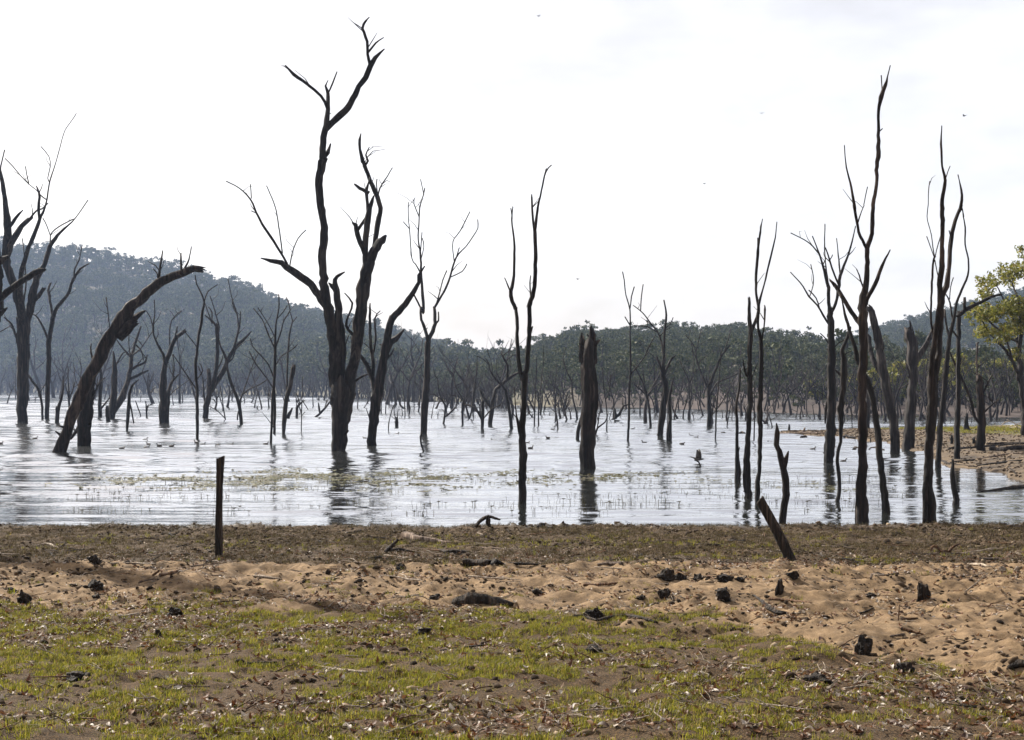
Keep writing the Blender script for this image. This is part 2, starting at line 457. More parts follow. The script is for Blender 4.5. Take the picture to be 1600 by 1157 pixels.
def bank_height(x, y):
    d = shore_Y(x) - y                                  # metres inland of the water's edge
    z = np.where(d > 0, 0.03 * sstep(0, 0.25, d) + 0.013 * d + 0.0016 * d * d, 0.14 * d)
    z = np.where(d > 20, 0.03 + 0.26 + 0.64 + (d - 20) * 0.02, z)
    z = np.maximum(z, -1.6)
    sand, grass = zones(x, y)
    land = sstep(-0.05, 0.4, d)
    # trampled, dished mounds in the sand
    r1 = 1 - np.abs(2 * fbm(x * 1.15, y * 1.0, 2, 31) - 1) * 1.6
    r2 = fbm(x * 2.6, y * 2.2, 3, 32)
    z = z + sand * (0.12 * (r1 - 0.6) + 0.10 * (r2 - 0.5) + 0.032 * prints(x, y, 0.42, 1) + 0.018 * prints(x, y, 0.2, 2) + 0.03 * (fbm(x * 6.5, y * 6.0, 2, 39) - 0.5) + 0.018 * (fbm(x * 11, y * 11, 2, 33) - 0.5)) * land
    # a low lip where the sand ends, clods in the weedy mud, hummocks under the grass
    mudm = np.clip(1 - sand - grass, 0, 1) * land
    z = z + mudm * (0.09 * (fbm(x * 2.2, y * 2.2, 4, 34) - 0.5) + 0.075 * (fbm(x * 9, y * 9, 2, 35) - 0.5))
    z = z + (mudm * 0.022 + grass * 0.016) * prints(x, y, 0.3, 3)
    z = z + grass * (0.12 * (fbm(x * 1.8, y * 1.8, 3, 36) - 0.5) + 0.05 * (fbm(x * 8, y * 8, 2, 37) - 0.5))
    z = z + 0.05 * np.exp(-((d - 0.25) / 0.25) ** 2) * fbm(x * 4, y * 4, 2, 38) * land
    return z

GX, GY = np.meshgrid(gx, gy)
GZ = bank_height(GX, GY)
S_, G_ = zones(GX, GY)
nxg, nyg = len(gx), len(gy)
idx = np.arange(nxg * nyg).reshape(nyg, nxg)
quads = np.stack([idx[:-1, :-1], idx[:-1, 1:], idx[1:, 1:], idx[1:, :-1]], -1).reshape(-1, 4)
me = quick_mesh('ground', np.stack([GX, GY, GZ], -1).reshape(-1, 3), quads, bank_m, True)
W_ = sstep(0.75, 0.05, shore_Y(GX) - GY + 0.7 * (fbm(GX * 2, GY * 2, 2, 88) - 0.5))
for nm, arr in (('sand', S_), ('grass', G_), ('wet', W_)):
    a = me.attributes.new(nm, 'FLOAT', 'POINT'); a.data.foreach_set('value', arr.astype(np.float32).ravel())
ground = tag(link_mesh('ground', me), kind='structure')

def gz(x, y):
    return float(bank_height(np.array(float(x)), np.array(float(y))))
def hit(px, py, hf=None, y0=6.0, y1=80.0):
    """where the sight line through a photograph pixel meets the land"""
    hf = hf or bank_height
    Y = np.linspace(y0, y1, 4000)
    z = EYE - (py - HOR) / FPX * Y
    h = hf((px - CX) / FPX * Y, Y)
    k = np.argmax(z <= h)
    return np.array([(px - CX) / FPX * Y[k], Y[k], h[k]])

# ------------------------------------------------------------------ the lake
# a sheet of real ripples: even long crested ones inshore, wind chop further out
lny = np.concatenate([np.arange(math.log(23.0), math.log(700.0), 0.0024), np.linspace(math.log(705.0), math.log(1450.0), 12)])
az = np.concatenate([np.linspace(-1.6, -0.47, 40), np.arange(-0.46, 0.46, 0.0048), np.linspace(0.47, 1.6, 40)])
AZ, LY = np.meshgrid(az, lny)
WY = np.exp(LY); WX = AZ * WY
lam = np.minimum(0.0125 * WY, 2.2)
farw = 0.075 * lam * 2 * (fbm(LY / 0.0125, AZ / 0.034, 2, 41, 0.5) - 0.5) + 0.05 * lam * 2 * (fbm(LY / 0.03 + AZ * 4, AZ / 0.06, 2, 42) - 0.5)
farw = farw * (0.55 + 0.9 * sstep(0.35, 0.65, fbm(WX * 0.02, LY * 6, 3, 43)))
q1 = fbm(WX * 0.26 + 0.05 * WY, WY * 1.9 + 0.03 * WX, 2, 44, 0.4); q2 = fbm(WX * 0.7 - 0.06 * WY, WY * 3.4, 2, 45, 0.5)
neww = 0.072 * (np.clip(q1, 0, 1) ** 2.0 - 0.30) + 0.014 * (q2 - 0.5)
neww = neww * (0.45 + 0.9 * sstep(0.3, 0.65, fbm(WX * 0.13, WY * 0.35, 2, 46)))
mixw = sstep(36, 46, WY)
WZ = (neww * (1 - mixw) + farw * mixw) * sstep(1.3, 0.5, np.abs(AZ)) * sstep(1400, 600, WY)
WZ = WZ * (0.35 + 0.65 * sstep(shore_Y(WX) + 0.1, shore_Y(WX) + 1.5, WY))
idx = np.arange(WX.size).reshape(WX.shape)
me = quick_mesh('lake', np.stack([WX, WY, WZ], -1).reshape(-1, 3), np.stack([idx[:-1, :-1], idx[:-1, 1:], idx[1:, 1:], idx[1:, :-1]], -1).reshape(-1, 4), water_m, True)
lake = tag(link_mesh('lake', me), kind='structure')

# ------------------------------------------------------------------ far shores and hills
YS_P = [(-900, 610.5), (-400, 611), (0, 613), (300, 615), (500, 619), (700, 628), (800, 634), (900, 637), (1000, 637.5), (1100, 640), (1200, 644), (1300, 648), (1400, 650), (1500, 651), (1600, 652), (2500, 656)]
def shore_row(px): return np.interp(px, [p[0] for p in YS_P], [p[1] for p in YS_P])
def shore_dist(px): return EYE * FPX / (shore_row(px) - HOR)

def terrain(name, px0, px1, near_fn, ridge_Y, ridge_rows, tree_h, back, n=(220, 60), red=None, seed=0, rise=1.25, taper=None):
    us = np.linspace(px0, px1, n[0]); vs = np.linspace(-0.08, 1.0 + back, n[1])
    U, V = np.meshgrid(us, vs)
    near = near_fn(U); Yr = np.interp(U, [p[0] for p in ridge_Y], [p[1] for p in ridge_Y])
    row = np.interp(U, [p[0] for p in ridge_rows], [p[1] for p in ridge_rows])
    D = near + (Yr - near) * V
    X = (U - CX) / FPX * D
    hr = np.maximum((HOR - row) / FPX * Yr + EYE - tree_h, 0.3)
    prof = np.where(V <= 1, np.clip(V, 0, 1) ** rise * (1.0 - 0.0 * V), 1 - 1.4 * (V - 1) ** 1.3)
    Z = hr * prof + 0.5 * sstep(0, 0.03, V) - 1.2 * sstep(0.0, -0.08, V)
    Z = Z + (fbm(X * 0.012, D * 0.012, 4, 50 + seed) - 0.5) * hr * 0.34 * sstep(0.05, 0.35, V) * sstep(1.0, 0.8, V)
    idx = np.arange(U.size).reshape(U.shape)
    q = np.stack([idx[:-1, :-1], idx[:-1, 1:], idx[1:, 1:], idx[1:, :-1]], -1).reshape(-1, 4)
    me = quick_mesh(name, np.stack([X, D, Z], -1).reshape(-1, 3), q, hill_m, True)
    a = me.attributes.new('red', 'FLOAT', 'POINT')
    a.data.foreach_set('value', (red(U, V, Z) if red is not None else np.zeros_like(U)).astype(np.float32).ravel())
    o = tag(link_mesh(name, me), kind='structure')
    return o, (us, vs, X, D, Z)

left_near = lambda u: np.where(u < 560, shore_dist(np.minimum(u, 560)), shore_dist(560) + (u - 560) * 0.25)
hill_l, TL = terrain('hill', -900, 1000, left_near, [(-900, 1000), (300, 950), (800, 800), (1000, 760)],
    [(-900, 400), (-300, 388), (0, 384), (60, 382), (130, 390), (200, 402), (260, 412), (310, 425), (380, 447), (450, 477), (500, 492), (550, 507), (600, 519), (650, 531), (700, 546), (740, 556), (800, 566), (1000, 585)],
    7.0, 0.35, seed=1)
mid_near = lambda u: shore_dist(u)
hill_m_o, TM = terrain('hill', 520, 2500, mid_near, [(520, 420), (800, 470), (1000, 470), (1300, 400), (1600, 330), (2500, 320)],
    [(520, 604), (680, 600), (740, 588), (780, 572), (820, 552), (850, 536), (900, 520), (960, 521), (1000, 518), (1080, 521), (1150, 517), (1200, 527), (1260, 535), (1310, 542), (1360, 552), (1420, 560), (1600, 566), (2500, 560)],
    4.5, 0.5, seed=2, rise=1.0, red=lambda U, V, Z: sstep(0.42, 0.1, V) * sstep(820, 960, U))
hill_r_o, TR = terrain('hill', 1180, 2700, lambda u: 420 + 0 * u, [(1180, 800), (2700, 800)],
    [(1180, 575), (1300, 540), (1370, 512), (1420, 502), (1460, 492), (1500, 478), (1550, 468), (1600, 452), (1900, 400), (2700, 380)],
    6.0, 0.4, seed=3)

# ---- scatter by geometry nodes
def proto_collection(name, objs):
    c = bpy.data.collections.new(name)
    for o in objs: c.objects.link(o)
    return c
def scatter(name, pts, scl, protos, tilt=0.08, label=None, cat=None):
    me = bpy.data.meshes.new(name)
    me.vertices.add(len(pts)); me.vertices.foreach_set('co', np.asarray(pts, np.float32).ravel())
    a = me.attributes.new('scl', 'FLOAT', 'POINT'); a.data.foreach_set('value', np.asarray(scl, np.float32))
    o = link_mesh(name, me)
    g = bpy.data.node_groups.new(name + '_scatter', 'GeometryNodeTree')
    g.interface.new_socket('Geometry', in_out='INPUT', socket_type='NodeSocketGeometry')
    g.interface.new_socket('Geometry', in_out='OUTPUT', socket_type='NodeSocketGeometry')
    gi = g.nodes.new('NodeGroupInput'); go = g.nodes.new('NodeGroupOutput')
    ci = g.nodes.new('GeometryNodeCollectionInfo'); ci.inputs['Collection'].default_value = protos
    ci.inputs['Separate Children'].default_value = True; ci.inputs['Reset Children'].default_value = True
    ip = g.nodes.new('GeometryNodeInstanceOnPoints'); ip.inputs['Pick Instance'].default_value = True
    rv = g.nodes.new('FunctionNodeRandomValue'); rv.data_type = 'FLOAT_VECTOR'
    rv.inputs[0].default_value = (-tilt, -tilt, 0); rv.inputs[1].default_value = (tilt, tilt, 6.283)
    na = g.nodes.new('GeometryNodeInputNamedAttribute'); na.data_type = 'FLOAT'; na.inputs['Name'].default_value = 'scl'
    g.links.new(gi.outputs[0], ip.inputs['Points']); g.links.new(ci.outputs[0], ip.inputs['Instance'])
    g.links.new(rv.outputs[0], ip.inputs['Rotation']); g.links.new(na.outputs[0], ip.inputs['Scale'])
    g.links.new(ip.outputs[0], go.inputs[0])
    md = o.modifiers.new('scatter', 'NODES'); md.node_group = g
    tag(o, label, cat, kind='stuff')
    return o

def leaf_cloud(r, centres, radii, per, size, flat=0.75, elong=1.6):
    """small two sided leaf faces spread through the volume of each clump, hung every way"""
    V, Q = [], []
    for c, R in zip(centres, radii):
        k = max(3, int(per * (R ** 1.6)))
        d = r.standard_normal((k, 3)); d /= np.linalg.norm(d, axis=1)[:, None]
        rr = R * r.random(k) ** 0.45
        p = c + d * rr[:, None] * np.array([1, 1, flat])
        a = r.standard_normal((k, 3)); a /= np.linalg.norm(a, axis=1)[:, None]
        bb = np.cross(a, r.standard_normal((k, 3))); bb /= np.linalg.norm(bb, axis=1)[:, None]
        s = size * r.uniform(0.6, 1.35, k)[:, None]
        q = np.stack([p - a * s * elong * 0.5, p + bb * s * 0.42, p + a * s * elong * 0.5, p - bb * s * 0.42], 1)
        base = sum(len(x) for x in V)
        V.append(q.reshape(-1, 3))
        Q.append(np.arange(k * 4).reshape(k, 4) + base)
    return np.concatenate(V), np.concatenate(Q)

def forest_proto(i):
    r = np.random.default_rng(300 + i)
    h = r.uniform(8.0, 11.0); cw = r.uniform(2.6, 3.6)
    cs, rs = [], []
    for k in range(r.integers(6, 9)):
        a = r.uniform(0, 6.28); d = cw * math.sqrt(r.random()) * 0.85
        z = h * r.uniform(0.42, 0.98) - 0.35 * d
        cs.append((d * math.cos(a), d * math.sin(a), z)); rs.append(r.uniform(0.9, 1.7))
    v, q = leaf_cloud(r, np.array(cs), rs, 26, 0.5, flat=0.55)
    mb = MB()
    tube(mb, [(0, 0, -1), (0.1, 0, h * 0.3), (0.25, 0.1, h * 0.6), (0.1, 0.2, h * 0.9)], [0.17, 0.14, 0.1, 0.03], 5, i)
    for c in cs[:5]:
        tube(mb, [(0.1, 0, h * 0.35), (c[0] * 0.6, c[1] * 0.6, h * 0.35 + (c[2] - h * 0.35) * 0.6), c], [0.09, 0.06, 0.02], 4, i)
    nv = mb.n; mb.v.append(v); mb.f += [tuple(x + nv) for x in q.tolist()] if False else [tuple(int(y) + nv for y in x) for x in q]
    mb.mi += [1] * len(q)
    return bpy.data.objects.new('forest_tree', mb.mesh('forest_tree', [bark_far, forest_leaf], smooth=False))
forest_c = proto_collection('forest_prototypes', [forest_proto(i) for i in range(7)])

def sample_terrain(T, spacing, r, dens=None, vmin=0.02, vmax=1.12, pxr=(-350, 1950)):
    us, vs, X, D, Z = T
    ii = np.where((us > pxr[0]) & (us < pxr[1]))[0]; i0, i1 = ii[0], ii[-1] - 1
    out = []
    A = np.zeros((len(vs) - 1, len(us) - 1))
    A = np.abs((X[1:, 1:] - X[:-1, :-1]) * (D[1:, :-1] - D[:-1, :-1]))
    A = np.abs((X[:-1, 1:] - X[:-1, :-1]) * (D[1:, :-1] - D[:-1, :-1]))
    for j in range(len(vs) - 1):
        for i in range(i0, i1):
            v = (vs[j] + vs[j + 1]) / 2
            if v < vmin or v > vmax: continue
            k = A[j, i] / spacing ** 2 * (dens(us[i], v) if dens else 1.0)
            k = int(k) + (r.random() < k - int(k))
            for _ in range(k):
                a, b2 = r.random(), r.random()
                f = lambda M: (M[j, i] * (1 - a) + M[j, i + 1] * a) * (1 - b2) + (M[j + 1, i] * (1 - a) + M[j + 1, i + 1] * a) * b2
                out.append((f(X), f(D), f(Z)))
    return np.array(out)
r_ = np.random.default_rng(77)
pl = sample_terrain(TL, 5.0, r_, dens=lambda u, v: 1.2 if v < 0.3 else 1.0, vmax=1.06, pxr=(-300, 900))
scatter('hill_forest', pl, 0.5 + 0.8 * r_.random(len(pl)) ** 1.4 + 0.35 * (r_.random(len(pl)) < 0.07), forest_c, label='hazy blue green eucalyptus forest covering the high hill on the left', cat='forest')
pm = sample_terrain(TM, 3.0, r_, dens=lambda u, v: (0.45 + 0.55 * float(sstep(0.03, 0.22, v))) if u > 850 else (0.35 + 0.65 * float(sstep(0.02, 0.2, v))), vmax=1.06, pxr=(600, 1900))
scatter('hill_forest', pm, 0.22 + 0.42 * r_.random(len(pm)) ** 1.3 + 0.18 * (r_.random(len(pm)) < 0.08), forest_c, label='olive eucalyptus forest on the low hill across the lake in the middle', cat='forest')
pr = sample_terrain(TR, 5.2, r_, vmin=0.1, vmax=1.06, pxr=(1200, 1950))
ps = sample_terrain(TM, 2.5, r_, dens=lambda u, v: 0.9, vmin=0.006, vmax=0.6, pxr=(620, 1800))
scatter('hill_scrub', ps, r_.uniform(0.10, 0.30, len(ps)), forest_c, 0.3, 'low grey green scrub between the trees on the middle hill', 'scrub')
scatter('hill_forest', pr, r_.uniform(0.6, 1.0, len(pr)), forest_c, label='hazy grey forest on the hill rising at the right edge', cat='forest')

# ---- procedural bare trees for the far water and the drowned wood on the far shore
def bare_tree(seed, h, lean=0.1, forks=3, r0=0.13, depth=2):
    r = np.random.default_rng(seed)
    mb = MB()
    def grow(p, d, length, rad, lev):
        n = 6
        pts, rr = [p], [rad]
        q = np.array(p); dd = np.array(d)
        for k in range(1, n):
            dd = dd + r.standard_normal(3) * 0.16 + np.array([0, 0, 0.06]); dd /= np.linalg.norm(dd)
            q = q + dd * length / (n - 1); pts.append(q); rr.append(rad * (1 - 0.8 * k / (n - 1)))
        tube(mb, pts, rr, 5, int(r.integers(1e6)), 0.1)
        if lev < depth:
            for _ in range(int(r.integers(2, forks + 1)) if lev else forks):
                k = int(r.integers(2, n - 1))
                a = r.uniform(0, 6.28)
                nd = np.array([math.cos(a), math.sin(a), r.uniform(0.5, 1.3)]); nd /= np.linalg.norm(nd)
                grow(pts[k], nd, length * r.uniform(0.35, 0.6), rr[k] * 0.7, lev + 1)
    a = r.uniform(0, 6.28)
    grow(np.array([0, 0, -0.4]), np.array([math.cos(a) * lean, math.sin(a) * lean, 1.0]), h, r0, 0)
    return mb.mesh('dead_tree', bark_far)
far_meshes = [bare_tree(500 + i, [5.5, 4.2, 6.5, 3.2, 7.0, 2.2, 5.0, 1.6, 6.0, 3.8, 4.6, 2.6][i], [0.1, 0.25, 0.05, 0.5, 0.08, 0.35, 0.15, 0.6, 0.12, 0.3, 0.2, 0.45][i], [3, 4, 3, 4, 4, 3, 5, 3, 3, 4, 5, 3][i], 0.125 + 0.025 * (i % 4)) for i in range(12)]
for q, me_ in enumerate(far_meshes): me_.name = 'far_dead_tree'
wood_c = proto_collection('bare_prototypes', [bpy.data.objects.new('bare_tree', far_meshes[i]) for i in (0, 2, 4, 6, 8, 9)])
# the drowned wood along the far left shore
n = 1050
u = r_.uniform(-350, 800, n); sh = shore_dist(np.minimum(u, 800))
D = sh * r_.uniform(0.86, 1.02, n)
scatter('drowned_wood', np.stack([(u - CX) / FPX * D, D, np.zeros(n)], 1), r_.uniform(0.6, 1.7, n) * np.clip(D / 420, 0.5, 1.6), wood_c, 0.28, 'dense band of bare grey trunks along the far left shoreline', 'dead trees')
n = 520
u = r_.uniform(800, 1900, n); D = shore_dist(u) * r_.uniform(0.985, 1.25, n)
scatter('drowned_wood', np.stack([(u - CX) / FPX * D, D, np.full(n, 0.3)], 1), r_.uniform(0.35, 0.95, n), wood_c, 0.3, 'bare thin trunks along the reddish far bank', 'dead trees')

# individual far dead trees standing in the water
count = 0
far_spots = []
for k in range(230):
    for _ in range(50):
        u = r_.uniform(-20, 1560)
        lo = shore_row(u)
        row = lo + 2.0 + 26 * r_.random() ** 1.7
        if 1230 < u and row > 660: row = lo + 4 + 8 * r_.random()
        if all(abs(u - a) > 5 for a, b_ in far_spots): break
    far_spots.append((u, row))
    D = water_Y(row)
    o = link_mesh('dead_tree', far_meshes[int(r_.integers(12))], None, ((u - CX) / FPX * D, D, 0))
    want = r_.uniform(22, 62) if r_.random() < 0.75 else r_.uniform(60, 105)    # height in picture rows
    s = want / FPX * D / 5.0
    o.scale = (s * r_.uniform(0.8, 1.1), s * r_.uniform(0.8, 1.1), s)
    o.rotation_euler = (0, 0, r_.uniform(0, 6.28))
    LM = [(-60, 'left edge'), (35, 'many stemmed tree'), (130, 'stout stump'), (258, 'swollen based tree'), (325, 'broad forked tree'), (424, 'twin stemmed tree'), (530, 'giant tree'), (583, 'long armed tree'), (660, 'graceful forked tree'), (737, 'stumpy tree'), (815, 'tall middle tree'),
          (918, 'hollow stump'), (980, 'very thin tree'), (1030, 'crooked arching tree'), (1110, 'wide dead tree'), (1168, 'broken stemmed tree'), (1295, 'spreading tree'), (1345, 'tallest right tree'), (1421, 'pale grey trunk'), (1455, 'reddish pair'), (1533, 'broken snag'), (1640, 'right edge')]
    q = max(j for j, (lx, _) in enumerate(LM) if lx <= u)
    sz = 'tiny' if want < 32 else ('small' if want < 50 else ('slender' if want < 75 else 'tallish'))
    where = 'between the %s and the %s' % (LM[q][1], LM[q + 1][1])
    tag(o, '%s bare dead tree far off %s' % (sz, where), 'dead tree', 'far dead trees ' + where)

# ------------------------------------------------------------------ sandbank on the right
SP_LOW = [(-30, 164), (0, 166), (250, 176), (400, 188), (510, 203), (590, 213), (700, 222), (790, 258), (950, 286), (1050, 360), (1130, 385), (1280, 391), (1350, 400), (1480, 420), (1500, 448), (1600, 462), (1900, 480), (2600, 480)]
SP_UP = [(-30, 157), (0, 153), (300, 149), (620, 146), (960, 141), (1100, 140), (1350, 134), (1600, 128), (1900, 126), (2600, 126)]
def qpx(p): return 1220 + p[0] * 0.2375, 640 + p[1] * 0.2375
def spit_edges(px):
    lo = [qpx(p) for p in SP_LOW]; up = [qpx(p) for p in SP_UP]
    return np.interp(px, [p[0] for p in lo], [p[1] for p in lo]), np.interp(px, [p[0] for p in up], [p[1] for p in up])
us = np.concatenate([np.linspace(1214, 1620, 260), np.linspace(1625, 1830, 30)]); vs = np.linspace(-0.12, 1.12, 120)
U, V = np.meshgrid(us, vs)
lo, up = spit_edges(U)
Yn, Yf = EYE * FPX / (lo - HOR), EYE * FPX / (up - HOR)
D = Yn + (Yf - Yn) * V
X = (U - CX) / FPX * D
X_s, D_s = X, D
edge_in = np.minimum(V, 1 - V) * (Yf - Yn)                       # metres in from the water
SZ = np.where(edge_in > 0, 0.42 * (1 - np.exp(-edge_in / 7.0)) + 0.05 * sstep(0, 0.3, edge_in), edge_in * 0.25)
SZ = SZ + (0.18 * (fbm(X * 0.5, D * 0.5, 4, 61) - 0.5) + 0.06 * (fbm(X * 3, D * 3, 2, 62) - 0.5)) * sstep(0, 0.8, edge_in)
SG = sstep(0.45, 0.7, V + 0.35 * (fbm(X * 0.25, D * 0.12, 3, 63) - 0.5)) * sstep(1350, 1450, U)
idx = np.arange(U.size).reshape(U.shape)
q = np.stack([idx[:-1, :-1], idx[:-1, 1:], idx[1:, 1:], idx[1:, :-1]], -1).reshape(-1, 4)
me = quick_mesh('sandbank', np.stack([X, D, SZ], -1).reshape(-1, 3), q, spit_m, True)
a = me.attributes.new('grass', 'FLOAT', 'POINT'); a.data.foreach_set('value', SG.astype(np.float32).ravel())
sandbank = tag(link_mesh('sandbank', me), kind='structure')
def spit_pos(px, py):
    """land point of the sandbank under a photograph pixel"""
    k = np.argmin(np.abs(us - px))
    rows = HOR + (EYE - SZ[:, k]) / D[:, k] * FPX
    ok = (vs >= 0) & (vs <= 1)
    j = np.where(ok)[0][np.argmin(np.abs(rows[ok] - py))]
    return np.array([(px - CX) / FPX * D[j, k], D[j, k], SZ[j, k]])

# ------------------------------------------------------------------ dead trees drawn from the photograph
FR = {'A': (0, 160, .225), 'B': (0, 400, .2765), 'C': (340, 0, .2247), 'D': (340, 240, .2247), 'E': (340, 440, .242),
      'F': (620, 240, .2247), 'G': (620, 480, .2247), 'H': (900, 420, .2593), 'I': (1120, 320, .2247), 'J': (1120, 560, .242),
      'K': (1280, 80, .2247), 'L': (1360, 320, .2074), 'M': (1360, 540, .2592), 'N': (0, 220, .2247), 'O': (0, 460, .2247),
      'P': (270, 430, .2335), 'Q': (1220, 640, .2375), 'R': (560, 540, .125), 'S': (720, 540, .125), 'T': (1380, 560, .1383),
      'U': (1290, 540, .1556), 'V': (0, 360, .1729), 'W': (1400, 380, .2594), 'X': (0, 680, .3375), 'Y': (530, 680, .3375), 'Z': (1060, 680, .3375), '0': (0, 0, 1.0)}
def parse(s):
    out, fr = [], FR['0']
    for tok in s.split():
        if len(tok) > 1 and tok[1] == ':':
            fr = FR[tok[0]]; tok = tok[2:]
        v = [float(x) for x in tok.split(',')]
        out.append((fr[0] + v[0] * fr[2], fr[1] + v[1] * fr[2], v[2] * fr[2] if len(v) > 2 else np.nan))
    a = np.array(out)
    bad = np.isnan(a[:, 2])
    if bad.any():
        k = np.arange(len(a)); a[bad, 2] = np.interp(k[bad], k[~bad], a[~bad, 2])
    return a
def smooth_line(a, step):
    """Catmull-Rom through the drawn points"""
    if len(a) == 2: a = np.vstack([a[0], (a[0] + a[1]) / 2, a[1]])
    p = np.vstack([2 * a[0] - a[1], a, 2 * a[-1] - a[-2]])
    out = []
    for i in range(1, len(p) - 2):
        n = max(2, int(np.hypot(*(p[i + 1] - p[i])[:2]) / step))
        for t_ in np.linspace(0, 1, n, endpoint=False):
            t2, t3 = t_ * t_, t_ ** 3
            c = 0.5 * (2 * p[i] + (p[i + 1] - p[i - 1]) * t_ + (2 * p[i - 1] - 5 * p[i] + 4 * p[i + 1] - p[i + 2]) * t2 + (3 * p[i] - p[i - 1] - 3 * p[i + 1] + p[i + 2]) * t3)
            c[2] = p[i][2] * (1 - t_) + p[i + 1][2] * t_
            out.append(c)
    out.append(p[-2])
    return np.array(out)

seed_no = [1000]
def drawn_tree(name, label, cat, lines, Y=None, mat=None, group=None, land=None, wmin=1.65, spread=0.55, ragged=True, sink=0.45):
    """lines[0] is the trunk from its foot up; each further line is a limb that starts on an earlier one"""
    mat = mat or bark
    seed_no[0] += 1
    r = np.random.default_rng(seed_no[0])
    polys = [smooth_line(parse(s), 7.0) for s in lines]
    foot = polys[0][0]
    if land is not None:
        fp = land(foot[0], foot[1]); Y0 = fp[1]; z0 = fp[2]
    else:
        Y0 = Y if Y is not None else water_Y(foot[1]); z0 = 0.0
    base = np.array([(foot[0] - CX) / FPX * Y0, Y0, z0])
    depths, owner = [], []
    for i, p in enumerate(polys):
        seg = np.r_[0, np.cumsum(np.hypot(np.diff(p[:, 0]), np.diff(p[:, 1])))]
        if i == 0:
            d0, sl, ow = Y0, r.uniform(-0.05, 0.05), -1
        else:
            best = (1e9, 0, Y0)
            for j in range(i):
                dd = np.hypot(polys[j][:, 0] - p[0, 0], polys[j][:, 1] - p[0, 1]); k = int(np.argmin(dd))
                if dd[k] < best[0] - 0.01: best = (dd[k], j, depths[j][k])
            d0, ow = best[2], best[1]
            sl = r.choice([-1, 1]) * r.uniform(0.25, 1.0) * spread
        wig = np.interp(np.arange(len(p)), np.linspace(0, len(p), 5), r.uniform(-0.06, 0.06, 5)) * seg
        depths.append(d0 + (seg * sl + (wig - wig[0] if i else 0)) * Y0 / FPX)
        owner.append(ow)
    root = empty(name, base)
    tag(root, label, cat, group)
    objs = []
    for i, (p, dp) in enumerate(zip(polys, depths)):
        w = np.maximum(p[:, 2], wmin)
        n = len(p)
        jit = r.standard_normal((n, 2)) * np.minimum(0.05 * w, 0.7)[:, None]; jit[0] = 0
        pts = np.array([P(p[k, 0] + jit[k, 0], p[k, 1] + jit[k, 1], dp[k]) for k in range(n)])
        rad = w / 2 * dp / FPX
        if i == 0:                                          # carry the foot on into the bed
            d = pts[0] - pts[min(2, n - 1)]; d /= np.linalg.norm(d)
            d = d * sink / max(0.25, -d[2])
            pts = np.vstack([pts[0] + d, pts]); rad = np.r_[rad[0] * 1.06, rad]
        else:                                               # root the limb inside what bears it
            d = pts[0] - pts[1]; d /= np.linalg.norm(d)
            pts = np.vstack([pts[0] + d * rad[0] * 1.2, pts]); rad = np.r_[rad[0], rad]
        sides = 12 if w.max() > 14 else (8 if w.max() > 5 else 6)
        mb = MB()
        tube(mb, pts, rad, sides, int(r.integers(1e6)), 0.17 if w.max() > 6 else 0.10, ragged=ragged and w[-1] > 2.6)
        ow = owner[i]
        # short dead knots along the thicker limbs
        if w.max() > 4 and i < 4:
            for _ in range(int(r.integers(1, 4))):
                k = int(r.integers(2, len(pts) - 1)) if len(pts) > 4 else 1
                a_ = r.uniform(0, 6.28); dv = np.array([math.cos(a_), math.sin(a_), r.uniform(0.1, 0.9)])
                ln = rad[k] * r.uniform(1.1, 1.7)
                tube(mb, [pts[k], pts[k] + dv * ln * 0.6, pts[k] + dv * ln], [rad[k] * 0.42, rad[k] * 0.26, rad[k] * 0.14], 5, int(r.integers(1e6)))
        if i > 0 and len(pts) > 6 and w.max() < (9 if Y0 > 48 else 7):
            for _ in range(int(r.integers(1, 4)) if Y0 > 48 else int(r.integers(1, 3))):
                k = int(r.integers(len(pts) // 3, len(pts) - 1)); a_ = r.uniform(0, 6.28)
                dv = np.array([math.cos(a_), math.sin(a_) * 0.6, r.uniform(0.5, 1.4)]); dv /= np.linalg.norm(dv)
                ln = r.uniform(12, 32) * dp[0] / FPX; rt = min(rad[k] * 0.6, 0.9 * dp[0] / FPX)
                kn = dv + r.standard_normal(3) * 0.35
                tube(mb, [pts[k], pts[k] + dv * ln * 0.5, pts[k] + dv * ln * 0.5 + kn * ln * 0.5], [rt, rt * 0.75, rt * 0.35], 5, int(r.integers(1e6)))
        if i == 0: par, nm = root, 'trunk'
        elif ow == 0: par, nm = root, 'branch'
        else:
            par, nm = objs[ow], 'twig'
            if par.name.startswith('twig'): par = par.parent
        o = mb.build(nm, mat, par, origin=base)
        objs.append(o)
    return root

